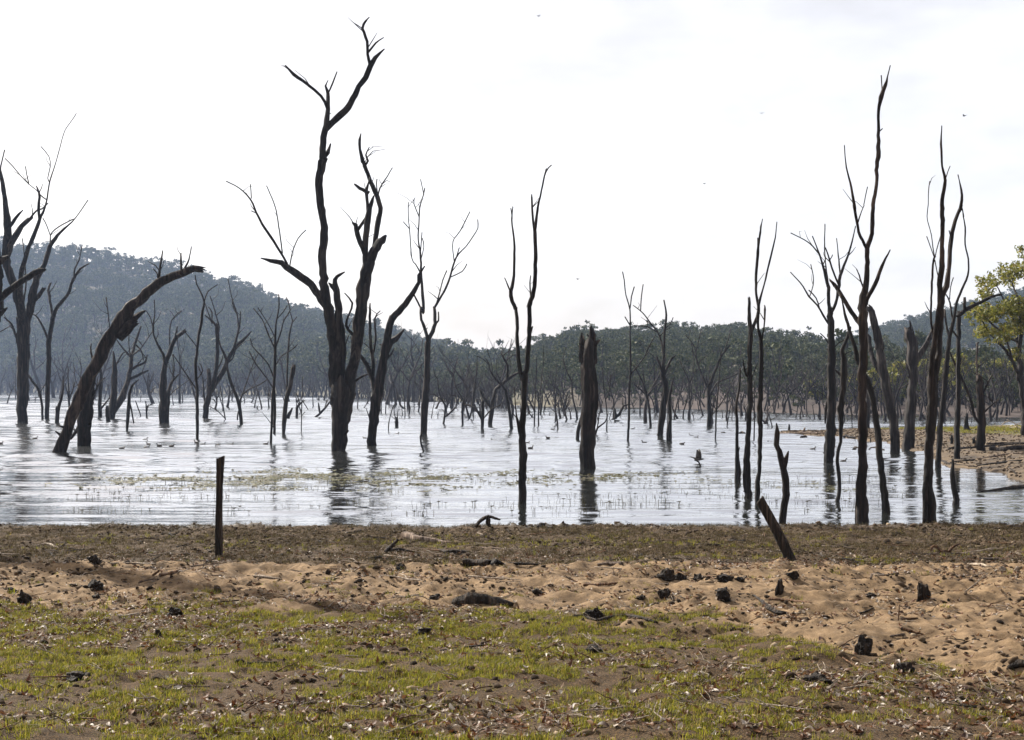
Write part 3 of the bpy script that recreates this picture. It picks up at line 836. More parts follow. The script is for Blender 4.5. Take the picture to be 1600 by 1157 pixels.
D_ = lambda *a, **k: drawn_tree('dead_tree', a[0], 'dead tree', a[1:], **k)
D_('large dead tree mostly beyond the left edge, two jagged broken limbs reaching in',
   '0:-40,702,44 -38,600,42 -32,520,40 -24,470,40 -22,420,36 -26,330,24 -34,240,10',
   'N:-90,1130,56 0,1095,46 100,1012,48 200,948,45 280,905,42 315,898,12', 'N:-90,900,60 -20,862,58 30,828,50 70,798,10', 'O:-110,200,44 -40,150,44 0,128,46 30,110,30 52,93,5')
D_('tall many stemmed dead tree standing near the left edge of the water',
   'O:160,895,68 160,700,66 165,500,68 168,330,74 172,220,84',
   'O:165,260,60 142,80,58 N:130,1110,62 100,1010,55 60,900,50 40,800,50 50,660,48 48,540,40 25,350,30 10,260,22 2,200,10 12,150,8 32,65,5',
   'O:165,230,50 N:150,1120,48 145,960,38 190,780,34 245,640,30 275,550,28 300,500,20 325,420,14 345,290,11 385,165,8 430,0,5 A:455,190,4 515,105,3 530,75,2',
   'O:180,240,52 215,90,52 N:225,1100,52 255,960,42 310,860,34 345,740,30 385,680,26 415,640,18 500,565,9 560,490,6 612,412,3',
   'N:45,800,55 90,690,50 150,600,40 205,545,34', 'N:195,560,14 250,490,12 290,475,10 335,435,6', 'N:70,600,20 100,555,26 130,512,20 160,483,5',
   'N:345,290,8 332,260,7 350,180,6 340,110,5 285,40,3', 'N:275,550,22 268,470,24 275,390,20 265,345,14 252,315,8',
   'N:320,408,9 280,378,9 255,345,7 200,302,6 140,240,5 90,180,4 35,123,3', 'N:200,302,4 185,230,3 177,180,2',
   'N:230,1110,34 270,1080,30 300,1035,24', 'N:350,730,12 350,660,8 380,620,7 440,580,6 510,545,4', 'N:350,660,6 325,590,5 298,540,3',
   'N:160,1150,14 180,1010,12 175,880,8 165,760,6 155,680,3', 'O:140,345,24 110,290,18 80,210,16 50,180,10 28,162,6', 'O:80,215,8 40,240,7 0,262,6')
D_('slender forked dead tree with a left arching arm, right of the many stemmed tree',
   'O:328,870,30 332,650,30 340,450,30 342,320,32', 'O:342,320,28 360,200,26 370,150,24 400,80,22 470,5,20 N:500,980,18 520,945,18 560,890,16 620,855,6',
   'N:515,945,12 520,890,11 550,830,9 570,735,5', 'O:368,160,18 355,80,18 345,30,18 N:345,1080,20 335,1040,18 350,990,14', 'O:335,320,16 300,230,14 265,165,12 230,140,8')
D_('low curved dead trunk bending left beside the many stemmed tree', 'O:297,868,20 290,750,20 265,660,20 230,610,20 195,560,18', 'O:275,690,8 300,650,6 318,620,3', wmin=1.5)
D_('short leaning dead snag left of the big leaning trunk', 'O:395,900,28 400,820,28 425,730,20 440,640,14 438,570,5', 'O:398,840,14 390,800,12 392,780,6')
D_('small three pronged dead tree behind the big leaning trunk', 'O:482,800,14 478,690,14 474,600,9 472,500,5', 'O:482,740,12 510,650,10 522,610,5', 'O:480,730,10 462,660,9 455,620,5')
D_('thick dead trunk leaning far over to the right and arching at its top',
   'O:415,1095,78 470,930,77 530,770,76 B:500,700,68 560,590,68 620,470,72 680,370,76 740,290,68 850,190,55 920,140,46 1030,90,38 1100,72,34 1140,76,32',
   'B:690,400,56 740,370,44 790,330,24 822,310,8', 'B:690,430,60 730,395,56 757,372,34', 'B:895,140,18 905,60,12 915,0,8 0:254,392,1.5', 'B:893,130,10 885,95,8 865,72,5',
   'B:1025,90,12 1023,10,10 0:283,396,1.5', 'B:1035,85,12 1060,40,10 1072,0,6 0:299,386,1.4', 'B:530,600,14 513,545,10 515,495,6', 'B:625,480,6 612,330,5 600,235,2.5', mat=bark_brown, spread=0.35)
D_('stout dead stump directly behind the leaning trunk, splintered at its top', 'O:585,1052,84 600,850,88 615,720,84', 'O:625,730,34 645,640,24 665,570,8', 'O:600,730,30 615,660,18 630,600,6', 'O:640,720,16 690,620,10 730,580,4', 'O:580,860,22 525,960,24 495,1003,16')
D_('short upright dead pole just right of the stout stump', 'B:567,910,22 568,780,22 572,700,18 570,640,10', 'B:570,865,12 600,830,10 630,790,6')
D_('tangled dead tree with two stems and crooked upper arms, right of the stump',
   'B:630,920,38 645,800,34 650,690,30 650,620,22 640,540,8', 'B:640,880,36 690,800,40 720,720,32 740,640,26 745,570,22 770,480,14 798,400,8', 'B:742,575,14 700,530,10 660,475,6', 'B:748,560,10 790,530,8 860,430,4',
   'B:735,645,16 780,620,14 820,600,12 832,560,6', 'B:725,700,16 800,665,14 838,650,8', 'B:765,500,9 800,540,9 810,590,6', 'B:652,620,12 690,555,8 705,545,4', 'B:735,560,8 728,500,6 728,430,3')
D_('short broken post in the water left of the tangled dead tree', 'B:607,940,22 608,900,24 605,850,14')
D_('small crooked dead sapling in front of the tangled dead tree', 'B:718,985,14 722,930,18 728,850,20 735,760,16 760,720,10 785,700,5', 'B:733,830,10 745,880,10 756,945,9')
D_('thin stick with two prongs standing in the water below the left hill', 'B:830,912,12 828,860,10 822,820,5', 'B:830,880,6 834,850,4')
D_('very thin slanting stick in the water beside the two pronged stick', 'B:797,910,6 780,860,5 765,820,3')
D_('forked dead tree with a swollen base and broken right arm, below the arched trunk',
   'B:933,948,46 935,870,50 930,820,44 925,700,30 935,620,26 960,550,24 975,500,20 1000,460,20 1045,425,16', 'B:935,620,18 925,560,14 890,500,12 865,420,10 875,330,6 872,250,3', 'B:985,480,12 1003,400,8',
   'B:960,540,10 960,400,8 985,345,6 1025,310,3', 'B:945,860,26 950,800,22 960,730,18 1010,670,8', 'B:868,420,8 850,350,5 825,310,4', 'B:975,720,8 985,620,7 975,560,4', 'B:900,880,8 905,930,9 910,985,9')
D_('slim wavy dead tree, tallest between the arched trunk and the multi stemmed tree',
   'P:165,1105,20 165,950,20 165,780,20 152,640,18 165,500,18 175,400,18 190,330,18 200,240,16 210,180,14 190,120,10 160,60,8 150,0,4',
   'P:212,175,8 235,110,8 300,65,4', 'P:163,770,12 100,680,10 40,590,8 0,530,6', 'P:168,490,6 120,430,5 70,370,3', 'P:160,700,8 200,640,6 180,590,4')
D_('broad dead tree forking low into several crooked stems in front of the left hill',
   'P:218,960,42 225,880,42 250,790,40 275,720,36 290,640,28 300,540,24 300,420,26 295,340,24', 'P:265,760,36 330,660,34 370,570,26 420,480,22 470,440,18 525,378,8', 'P:298,400,18 310,350,14 290,270,12 250,140,5',
   'P:295,350,16 265,310,14 215,270,8', 'P:240,810,26 245,720,28 242,650,26', 'P:220,880,18 205,780,12 200,690,8 170,610,5', 'P:405,500,16 440,370,16 450,300,12 455,245,6', 'P:440,350,10 430,260,10 400,170,7 370,30,3',
   'P:360,590,14 400,560,12 420,500,10 460,460,5', 'P:262,320,10 240,260,8 215,190,5', 'P:285,660,12 320,590,8 335,540,4', 'P:262,300,8 262,250,9 240,215,3')
D_('dead tree bending left then right, between the broad and the slender dead trees', 'P:458,998,22 450,900,24 430,820,22 395,740,20 370,650,18 350,540,18 320,480,12 300,400,8', 'P:445,850,14 470,790,10 500,700,8 540,590,6 570,530,3',
   'P:465,800,10 520,760,9 590,730,6 635,695,3', 'P:445,900,8 435,930,9 433,970,9')
D_('thin bent stick leaning from the water right of the broad dead tree', 'P:352,970,9 340,900,8 330,820,7 315,740,4', 'P:350,960,7 300,910,6 245,880,4', wmin=1.1)
D_('slender dead tree with twin stems and fine upswept branches, left of the giant tree',
   'P:657,1125,16 662,1000,16 668,850,18 680,700,18 685,560,16 685,450,14 690,330,10 710,220,8 708,130,4', 'P:680,780,14 684,900,17 680,1065,17', 'P:685,500,10 640,400,9 600,300,7 540,225,4', 'P:685,420,8 640,330,7 570,220,4',
   'P:690,480,10 720,390,9 745,300,8 785,235,5 760,150,3', 'P:676,690,10 640,600,9 580,530,8 535,480,6 518,425,3', 'P:672,755,9 620,680,8 560,600,6 510,510,3', 'P:692,600,8 730,540,7 790,505,6 835,465,3', 'P:700,290,6 740,245,5 765,205,3')
D_('charred snag with a broken right arm and thin left stem, left of the giant tree', 'P:742,1062,18 745,1000,26 752,900,28 765,810,30 785,740,30 800,660,28 810,605,24', 'P:762,800,14 765,650,12 770,520,12 780,400,10 800,310,8 785,250,4', 'P:800,320,6 830,280,3')
D_('short pointed stub leaning right beside the charred snag', 'P:768,960,24 780,930,24 800,890,8')
D_('bent piece of drowned timber with crooked twigs left of the giant tree', 'P:828,950,20 830,890,22 850,860,18 880,840,8', 'P:850,865,8 838,820,6 825,790,4', 'P:872,850,6 890,875,5 905,900,4')
D_('thin straight stick with a side twig standing left of the giant tree', 'P:860,1045,7 862,900,8 866,780,6 867,680,3', 'P:862,945,5 885,915,3', wmin=1.2)
D_('low sprawling drowned branches just left of the giant tree', 'E:632,876,14 680,835,16 715,790,12 735,765,5', 'E:660,850,14 655,810,14 652,785,5', 'E:690,825,8 700,790,6 708,765,4')
D_('giant dead tree with a thick forked trunk and the tallest crown in view',
   'E:778,1092,92 790,950,108 800,800,122 802,690,134',
   'E:772,740,92 765,600,86 760,450,80 735,280,75 705,150,68 690,60,62 D:735,900,66 728,720,56 735,600,58 745,520,58 730,430,54 708,300,50 705,180,50 715,110,50 740,30,46 C:730,1100,44 735,960,44 755,870,42 765,760,30 768,680,26 760,630,20 750,600,14 768,560,4',
   'E:792,720,62 797,560,56 802,430,52 792,250,47 778,150,42 D:828,950,36 815,880,26 850,845,18 885,825,8',
   'E:835,740,92 862,600,86 890,480,76 905,300,76 930,130,80 D:1005,950,95 1040,800,86 1052,735,76',
   'C:765,885,36 830,820,38 910,745,36 955,660,32 980,600,30 1030,540,30 1065,460,30 1100,400,24 1160,342,6',
   'C:1060,450,22 1045,380,22 1040,290,20 1010,200,20 1030,150,16 1055,122,4', 'C:1055,355,16 1100,300,14 1155,262,5', 'C:762,750,20 720,670,18 620,585,18 530,520,22 470,455,6', 'C:768,650,12 800,580,12 830,500,8', 'C:735,1090,30 765,1060,30 785,1000,10',
   'D:745,1040,55 650,910,55 580,860,50 510,810,45 440,760,36 370,745,26 300,728,8', 'D:500,800,16 440,690,16 370,580,16 310,490,14 270,410,12 230,320,10 150,240,8 60,193,3', 'D:450,690,10 430,540,9 400,370,7 340,225,3', 'D:500,800,9 520,690,8 560,590,7 615,532,4', 'D:235,310,6 228,215,4', 'D:270,415,6 235,400,4',
   'D:825,970,26 795,920,26 772,900,6',
   'D:1030,760,40 1035,620,42 1045,480,44 1050,420,40 1075,340,26 1085,300,12', 'D:1045,400,24 1037,280,26 1035,250,22 1060,165,5', 'D:1037,265,30 990,240,26 955,215,14', 'D:1025,690,30 975,560,35 960,500,34 935,480,10', 'D:975,530,24 1010,480,22 1040,430,14',
   'D:1055,760,70 1110,650,62 1150,600,50 1168,575,16', 'D:1075,710,40 1100,590,36 1115,480,32 1130,380,28 1105,300,30 1060,190,28 1030,110,26 1010,50,24 C:1015,1130,24 990,1040,18 990,970,18 997,930,4', 'C:1020,1157,18 1045,1120,18 1030,1080,14 1055,1025,5',
   'D:1115,300,12 1130,240,10 1180,160,8 1215,100,4', 'D:1112,285,8 1105,220,7 1108,178,4', 'E:880,650,16 940,610,14 975,598,6', 'E:885,360,20 830,285,18 850,210,12 870,140,12 820,75,6', 'E:815,440,8 845,350,6', spread=0.4)
D_('dead tree leaning right with a long bare arm, right of the giant tree',
   'E:1000,1062,50 1010,900,56 1030,760,60 1060,600,56 1080,450,50 1100,320,44 1130,240,40 1190,170,36 1250,90,30 1300,5,24 D:1400,850,20 1440,785,4', 'E:1020,730,30 1000,620,30 960,530,28 930,490,22 905,460,10',
   'E:1000,610,22 1005,520,20 990,440,20 985,350,18 982,200,16 985,140,6', 'E:1000,480,14 1020,380,14 1015,240,12 1050,190,5', 'E:1075,500,40 1110,400,44 1150,370,40 1200,315,14', 'E:1080,520,14 1120,470,12 1140,430,5', 'E:1112,270,24 1112,228,14')
D_('graceful dead tree forking into two fine upswept arms, right of the giant tree',
   'G:183,885,40 188,760,44 195,640,40 205,500,36 210,360,34 215,240,34',
   'G:213,240,28 190,130,24 170,90,18 165,0,18 F:185,1100,22 175,950,18 168,830,16 165,700,16 150,600,10 155,470,10 160,380,8 185,290,7 195,240,4',
   'G:217,240,30 260,140,26 265,90,20 262,0,18 F:265,1070,18 330,960,16 370,860,14 400,760,13 430,700,10 480,650,8 530,580,6 565,520,5 562,460,3',
   'F:155,440,6 120,350,5 124,310,3', 'F:188,285,5 165,180,2.5', 'F:182,1110,12 150,1040,12 115,975,10', 'F:168,840,12 130,770,8 105,730,6 90,550,5 80,440,4 80,340,2.5', 'F:88,525,4 45,475,2.5', 'F:165,690,7 175,550,4', 'F:168,740,5 188,650,5 178,590,3',
   'F:270,1060,10 300,960,8 320,880,6 348,815,3', 'F:375,860,6 455,820,5 488,768,3', 'F:400,760,8 387,640,7 400,590,5 440,540,4 508,405,2.5', 'G:263,120,16 290,95,14 290,35,10', 'F:408,740,6 435,655,4')
D_('thin crooked branch tip poking from the water below the graceful forked tree', '0:662,706,2.6 658,694,3 657,682,3 661,676,2.5', wmin=2.0)
D_('tall two stemmed dead tree in the middle, standing in front of the weed patch',
   '0:815,786,12 G:868,1157,50 872,1060,50 866,900,50 872,760,44 880,650,40 885,560,42 882,480,50',
   'G:872,490,34 850,380,28 840,250,28 840,120,28 830,0,26 F:830,1080,30 795,990,30 815,850,20 820,700,18 815,580,14 800,460,12 808,370,5', 'G:888,490,34 905,390,30 920,200,28 925,100,28 922,0,28 F:922,1050,30 950,960,28 962,850,26 965,700,24 960,560,22 980,370,16 1005,260,12 1035,130,11 1075,80,5',
   'F:800,990,12 775,920,12 750,865,5', 'F:803,450,5 793,380,3', 'F:958,560,16 942,420,14 938,310,12 938,285,4', 'F:930,1010,9 925,900,9 930,850,4', 'G:925,190,20 945,135,8', 'G:866,900,30 838,790,22 830,740,10 815,560,5', 'F:1030,140,7 1040,105,4')
drawn_tree('dead_stump', 'tall thick hollow stump with jagged top at right of the middle', 'stump',
   ['G:1325,1118,94 1326,950,96 1328,800,102 1332,650,110 1330,500,114 1328,380,110 1330,285,104', 'G:1288,360,44 1284,280,36 1283,230,28 1286,180,10', 'G:1355,350,72 1358,260,62 1354,190,40 1350,130,10', 'G:1325,340,40 1322,280,24 1320,255,8'], mat=bark_brown, spread=0.12)
drawn_tree('dead_stump', 'short leaning stub touching the left foot of the jagged hollow stump', 'stump', ['G:1258,915,28 1268,830,30 1278,765,12'])
D_('low branching drowned bough at the right foot of the hollow stump', 'H:115,1003,14 130,960,12 175,925,8 190,880,5', 'H:128,965,9 140,880,8 160,800,5', 'H:135,930,6 120,860,4')
D_('thin drowned pole right of the jagged hollow stump', 'H:185,975,10 185,850,8 165,700,6 160,600,3', 'H:178,790,5 200,740,4 210,640,3')
D_('drowned log curving up from the water right of the hollow stump', 'H:210,918,16 260,880,18 285,830,14 335,815,6', 'H:238,895,18 233,845,14', 'H:285,835,8 280,780,5')
D_('very thin tall dead tree with whiskery top, right of the hollow stump', 'H:312,1035,14 318,900,14 320,760,13 328,600,12 325,400,10 325,250,8 300,160,6 290,70,4 280,20,2.5', 'H:325,250,5 335,170,4 352,110,2.5', 'H:325,340,5 295,290,3', 'H:328,640,10 400,550,9 440,470,8 480,400,4')
D_('crooked dead tree with an arm arching left over the far shore', 'H:505,1015,28 520,900,30 530,800,28 545,720,26 520,620,26 530,540,14 535,380,12 545,280,9 530,190,4', 'H:525,640,18 500,570,18 485,525,10',
   'H:530,560,12 515,450,12 490,380,10 450,330,9 400,265,7 345,222,4', 'H:390,250,6 395,170,5 405,95,2.5', 'H:540,620,16 570,550,14 600,525,8', 'H:485,380,8 430,350,7 380,345,5 345,345,3', 'H:540,360,6 570,330,4 585,295,2.5')
D_('squat dead trunk beside the crooked tree, thin top leaning right', 'H:565,1042,28 568,900,22 565,800,18 575,720,12 590,655,5', 'H:568,900,10 555,960,14 553,1040,16')
D_('dead trunk curving up to the left behind the crooked tree', 'H:450,955,16 440,850,16 420,740,14 385,650,12 345,580,7', 'H:430,790,8 415,700,6 400,590,3')
D_('wide dead tree with long curving arms on both sides, before the red bank', 'H:803,950,26 805,850,28 800,740,24 815,680,20 850,590,14 880,520,10 930,460,5', 'H:800,740,14 760,640,12 725,540,10 715,470,6 660,400,3', 'H:808,770,12 850,690,10 920,660,8 985,625,3',
   'H:808,900,8 870,820,7 920,730,5 945,690,3', 'H:800,720,10 788,680,8 785,640,5', 'H:873,535,7 865,470,3', 'H:722,510,6 740,430,4 755,370,3', 'H:808,880,8 815,950,10 815,1000,9', 'H:895,495,5 920,420,4 935,360,2.5')
D_('small dead tree with a lyre shaped fork left of the wide dead tree', 'H:685,900,14 682,760,14 680,680,12 650,610,8 625,555,4', 'H:680,700,8 705,640,7 710,540,5 695,450,3', 'H:686,860,7 715,770,4')
D_('thin dead pole right of the wide dead tree', 'H:840,1030,10 845,880,10 860,700,8 870,560,6 880,480,3')
D_('short slanting dead pole between the wide dead tree and the slim pole', 'H:910,950,7 925,860,6 940,790,4')
D_('slim wavy pole, leftmost of the row standing near the right shore', 'J:132,785,34 135,740,34 130,650,24 128,560,20 130,420,18 125,300,16 145,180,14 150,65,8', 'J:137,620,8 147,575,4')
D_('dead tree with broken left stem and tall forked right stem, second in right row',
   'J:205,905,46 200,760,44 200,620,34 205,480,30 215,300,28 215,100,26 212,0,26 I:232,950,30 235,860,28 228,760,20 225,650,16', 'I:238,880,24 265,820,24 290,740,24 275,620,18 272,490,18 286,330,20 285,230,6', 'I:288,300,16 300,200,14 318,100,4', 'J:208,125,14 190,105,14 175,50,10 170,10,5', 'J:217,160,8 250,60,6 265,30,4')
D_('wavy dead tree sweeping up to the right, third in the right row', 'J:260,935,34 265,800,34 275,700,30 278,500,28 275,320,38 285,100,26 285,0,26 I:305,950,26 287,860,18 285,770,20 300,660,18 330,550,12 365,400,14 405,230,10 418,120,4', 'I:310,950,16 330,850,10 335,730,14 332,700,4')
D_('thin dead stick behind the third tree of the right row', 'J:240,530,10 243,350,8 240,150,5')
drawn_tree('dead_stump', 'forked bare stub at the water edge beside the leaning post', 'stump', ['J:422,1082,46 435,950,46 450,880,44 440,760,40 420,680,40 400,600,40 385,560,34 388,480,34 385,420,8', 'J:432,700,36 450,640,26 462,600,6'], mat=bark_brown, sink=0.25)
D_('dead tree with many spreading forked arms left of the tallest right hand tree',
   '0:1295,724,13 J:730,560,58 735,400,54 738,250,52 740,100,50 745,0,46 I:795,900,40 792,780,36 790,735,34', 'I:790,745,24 775,650,24 775,580,26 745,460,18 715,350,12 665,220,4', 'I:712,345,10 640,265,8 515,198,4', 'I:785,840,14 740,770,14 700,700,12 640,640,12 600,570,9 560,520,8 512,470,4',
   'I:645,640,7 670,560,6 670,490,5 653,415,3', 'I:715,725,7 690,650,6 640,595,4', 'I:796,750,24 835,660,20 850,560,24 860,490,22 910,360,16 940,260,12 965,150,4', 'I:858,490,12 845,350,9 833,235,4', 'I:770,560,18 765,500,14 755,400,8 750,300,10 752,135,4', 'I:848,560,12 800,440,14 770,340,12 755,300,8', 'I:785,390,6 805,350,3',
   'I:785,990,10 755,930,8 720,895,4', 'I:797,1020,10 850,960,8 905,940,5', 'J:730,230,20 705,330,20 700,420,10')
D_('sinuous slim dead trunk narrowing at the waterline, right of the spreading tree', 'J:775,930,32 790,850,28 785,740,28 775,640,24 795,540,24 800,420,32 795,330,44 815,200,34 820,80,36 815,0,34 I:870,1010,30 900,950,26 920,880,24 930,850,10', 'I:878,1050,10 910,1030,8 935,1022,5', 'J:808,120,18 780,90,16 765,75,8')
D_('tallest dead tree of the right hand group with a high twisted top',
   'J:943,1052,80 940,950,70 935,850,60 938,700,56 940,500,56 942,300,52 940,100,58 945,0,58 I:1020,950,58 1012,800,62 1015,680,60 1035,560,36 1045,400,30 1045,300,30 1075,200,26 1085,0,24 K:385,1000,22 400,900,22 395,830,26 410,700,28 412,550,20 412,420,18 430,320,30 460,240,24 475,180,10 495,100,3',
   'I:1047,310,22 1000,220,20 975,120,20 955,0,22 K:250,1100,22 225,950,14 190,810,10 175,655,5', 'I:982,120,12 1005,50,8 1025,5,4 K:310,1070,6 335,945,3', 'K:437,270,8 432,170,4', 'I:1020,720,34 1080,600,26 1120,520,24 1150,430,20 1205,315,10', 'I:1030,600,14 1005,540,12 990,490,10 972,448,5',
   'I:1010,860,36 920,720,32 860,620,34 820,560,30 785,525,14', 'K:413,565,8 440,540,4', 'J:930,700,24 914,820,30 912,950,36 912,1055,38', mat=bark_brown)
D_('thin dead trunk leaning left across the tallest right hand tree', 'J:1095,1000,46 1080,850,40 1060,700,40 1045,560,38 1030,400,34 1010,270,34 980,170,36 930,60,36 905,0,30 I:965,1010,26 930,900,22 890,760,16 865,640,8')
D_('heavy dead trunk leaning left at the tip of the sandbank', 'U:695,1085,96 690,900,85 680,750,80 650,600,85 620,450,85 580,300,95 560,150,95 540,50,75 I:1130,1000,66 1100,850,55 1075,740,45 1055,710,30', 'U:590,320,40 510,200,44 450,50,40 I:1060,930,36 1045,900,14', mat=bark_grey)
drawn_tree('dead_stump', 'small upright stump touching the heavy leaning trunk at the sandbank', 'stump', ['U:735,1060,26 735,930,26 733,870,22'])
D_('pale grey dead trunk with a knobbed broken top and a right hand limb', 'U:835,1035,104 850,850,90 865,600,90 875,400,80 880,250,75 W:100,700,62 100,620,55 85,560,50 81,525,44', 'W:108,730,40 150,660,34 200,580,28 240,490,18 290,400,8', 'W:82,535,36 88,500,14 84,470,10', 'U:862,370,28 830,250,26 805,170,10', mat=bark_grey, land=spit_pos)
D_('tall reddish dead tree with two parallel stems rising at the right shore',
   'M:358,1068,70 355,950,70 345,850,56 350,700,52 360,500,52 370,350,50 375,200,60 L:510,1157,50 520,1000,50 530,850,44 540,700,40 570,610,38 590,500,30 600,350,28 610,250,28 640,120,24 685,10,24 K:970,1130,24 990,1040,18 988,970,14 965,860,4',
   'M:372,240,30 365,150,30 L:495,950,32 520,750,32 525,600,36 540,500,36 540,350,30 540,200,28 540,60,28 K:855,1100,28 860,1000,24 875,900,20 855,800,12 848,650,14 852,520,3', 'M:345,760,26 332,850,30 325,1060,30', 'K:877,890,10 910,800,4', 'L:605,250,10 593,195,6',
   'L:505,1080,16 460,900,18 460,700,18 468,550,18 475,420,18 485,395,14', 'L:485,400,10 470,320,10 460,230,9 430,120,7 428,60,6 435,0,5 K:760,970,4 770,905,2.5', 'L:478,390,7 450,310,6 425,240,3', 'L:488,395,8 510,300,7 535,220,4', 'L:486,420,8 510,540,8 525,560,4', 'L:545,170,6 560,120,5 552,80,3', 'L:690,20,8 705,90,6 695,35,4', mat=bark_brown)
D_('wavy dark dead tree right of the tall reddish pair', 'M:410,735,36 415,600,36 425,480,34 440,350,36 455,200,32 470,50,28 L:605,960,26 630,860,22 650,740,20 690,640,18 735,530,14 738,410,12 715,300,12 715,170,12 700,90,8 695,35,4', 'L:595,1000,18 570,900,16 560,800,14', 'L:620,890,14 598,740,14 570,680,10', 'L:597,710,8 605,620,7 625,550,4')
D_('dead tree on the sandbank whose long heavy limb points right', 'M:523,685,42 525,500,34 530,300,30 530,150,30 530,0,28 L:665,1000,34 668,820,32', 'L:665,835,30 720,790,34 800,750,32 870,715,28 930,690,24 985,680,14', 'L:708,795,26 708,715,24', 'L:662,1010,20 620,950,14 590,930,6', land=spit_pos)
D_('broken snag on the sandbank with a long bare arm leaning left', 'M:670,635,50 668,500,48 665,350,44 660,230,44 655,200,40', 'M:662,470,18 630,430,18 600,310,18 550,200,16 500,90,14 480,40,8', 'M:650,330,14 645,200,12 640,100,12 645,0,12 L:800,1150,12 805,1050,14 815,1040,6', 'M:680,410,14 740,350,10 800,310,5', 'M:670,310,14 720,200,10 740,170,5', mat=bark_brown, land=spit_pos)
D_('short crooked stick standing in the water near the right edge', 'M:515,960,36 518,930,34 505,860,28 495,780,22 497,690,12')
drawn_tree('dead_tree', 'straight dead trunk half hidden behind the tallest right hand tree', 'dead tree', ['U:425,860,50 425,600,60 410,400,50 400,300,40', 'U:415,420,16 380,330,12 370,280,5'], mat=bark_grey)
D_('thin dead pole behind the sinuous slim trunk', 'U:268,860,10 262,700,8 255,560,6')
# middle distance, centre
D_('stumpy dead tree with one arm drooping left and one reaching right', 'S:268,1055,40 272,950,44 275,870,46 275,760,44 280,690,30', 'S:265,940,24 220,850,22 160,780,18 100,745,16 40,740,10', 'S:280,925,20 340,850,20 400,790,20 480,750,14 550,710,6', 'S:282,740,14 288,680,10 290,640,6', wmin=1.0)
D_('stout dead tree bending right under a spreading crown, centre distance', 'S:365,995,54 380,880,50 390,760,48 410,640,46 440,550,50 490,500,50 540,460,44 600,410,40 660,370,34 720,345,26', 'S:385,790,40 320,700,36 270,620,34 225,545,20', 'S:570,440,28 585,350,26 585,270,28 560,200,30 520,130,26 500,100,12', 'S:505,120,8 515,50,7 525,0,6', 'S:595,400,12 620,280,8 625,170,6 650,100,5', 'S:510,480,20 460,370,14 440,300,8 450,160,5', 'S:620,400,9 680,310,8 720,240,6', wmin=1.0)
D_('dead tree leaning left across its stout neighbour, centre distance', 'S:640,1055,44 625,940,44 605,800,40 580,680,36 555,560,34 520,510,30 460,450,26 400,370,22 360,290,18 345,220,16 310,160,8', 'S:347,235,12 280,175,12 200,130,10', 'S:398,370,8 390,240,6 330,60,5', 'S:420,410,9 380,440,9 300,360,6', wmin=1.0)
D_('thin straight dead tree left of the stumpy two armed tree', 'S:165,930,16 150,800,16 155,600,14 175,450,12 195,300,12 205,130,8', 'S:170,480,8 120,330,6', wmin=0.9)
D_('thin dead tree, leftmost of the pair right of the tall middle tree', 'S:920,985,20 922,850,20 928,650,14 945,300,9 948,150,6', 'S:922,850,14 905,770,14 870,750,8', wmin=0.9)
D_('thin dead tree, rightmost of the pair right of the tall middle tree', 'S:972,1000,20 970,800,18 965,600,14 930,540,10 880,300,6', 'S:970,720,10 1000,560,10 1010,400,12 1035,200,10 1030,0,6', wmin=0.9)
D_('short dark pole behind the thin pair in the middle', 'S:995,870,20 1010,750,22 1020,650,14 1000,590,6', wmin=0.9)
D_('dead pole slanting right behind the thin pair in the middle', 'S:1035,850,18 1050,750,16 1090,660,12 1150,560,6', wmin=0.9)
D_('slim dead tree midway between the tall middle tree and the hollow stump', 'S:1182,950,18 1185,800,18 1180,650,14 1172,540,10 1190,400,8 1195,240,6', 'S:1176,560,8 1130,450,7 1090,380,5', 'S:1185,570,8 1240,630,7 1280,670,5', wmin=0.9)
D_('short wavy stick in the water left of the hollow stump', 'S:1212,1045,18 1208,970,18 1200,870,10', wmin=0.9)
D_('dead tree curving left just left of the hollow stump', 'S:1452,945,26 1440,830,28 1410,700,26 1390,580,24 1385,450,20 1330,340,18 1290,220,16 1280,130,12 1320,20,6', 'S:1390,480,14 1450,420,8', 'S:1388,460,9 1405,380,8 1400,300,6', wmin=0.9)
D_('dark short trunk slanting right, left of the hollow stump', 'S:1275,820,36 1300,740,28 1320,640,20 1360,560,14', 'S:1285,780,12 1240,800,8', wmin=0.9)
D_('dead tree with an arm sweeping up left, right of the graceful forked tree', 'R:1303,980,26 1300,870,26 1300,760,34 1310,700,24', 'R:1312,715,22 1290,640,20 1230,550,18 1200,450,16 1190,370,14 1150,320,12 1080,290,6', 'R:1310,700,14 1250,640,14 1180,625,12 1090,615,6', 'R:1215,510,10 1290,460,6', 'R:1315,700,12 1370,590,10 1390,480,8 1440,400,6', 'R:1188,360,9 1215,295,6', 'R:1320,745,22 1420,760,20 1500,830,18 1535,890,14', wmin=0.9)
D_('forked drowned stem crossing behind the up sweeping arm tree', 'R:1385,930,24 1370,840,22 1340,760,20 1320,720,14', 'R:1388,915,20 1420,800,16 1440,600,14 1470,420,12 1485,200,9 1480,130,6', wmin=0.9)
D_('small dead tree with a low arm pointing right near the graceful forked tree', 'R:1063,985,26 1075,900,26 1085,830,28 1080,740,26 1030,650,16 1000,540,14 990,420,14 960,380,12 930,250,6', 'R:1080,900,22 1140,850,22 1190,800,22 1232,770,12', 'R:1078,740,18 1020,660,14 950,620,12 870,600,6', 'R:1078,830,10 1040,795,8', 'R:1010,570,8 1075,480,7 1110,330,6 1170,170,5', wmin=0.9)
D_('bent dead stub behind the small tree with the low right arm', 'R:1155,780,24 1180,740,18 1185,640,14 1200,560,6', wmin=0.9)
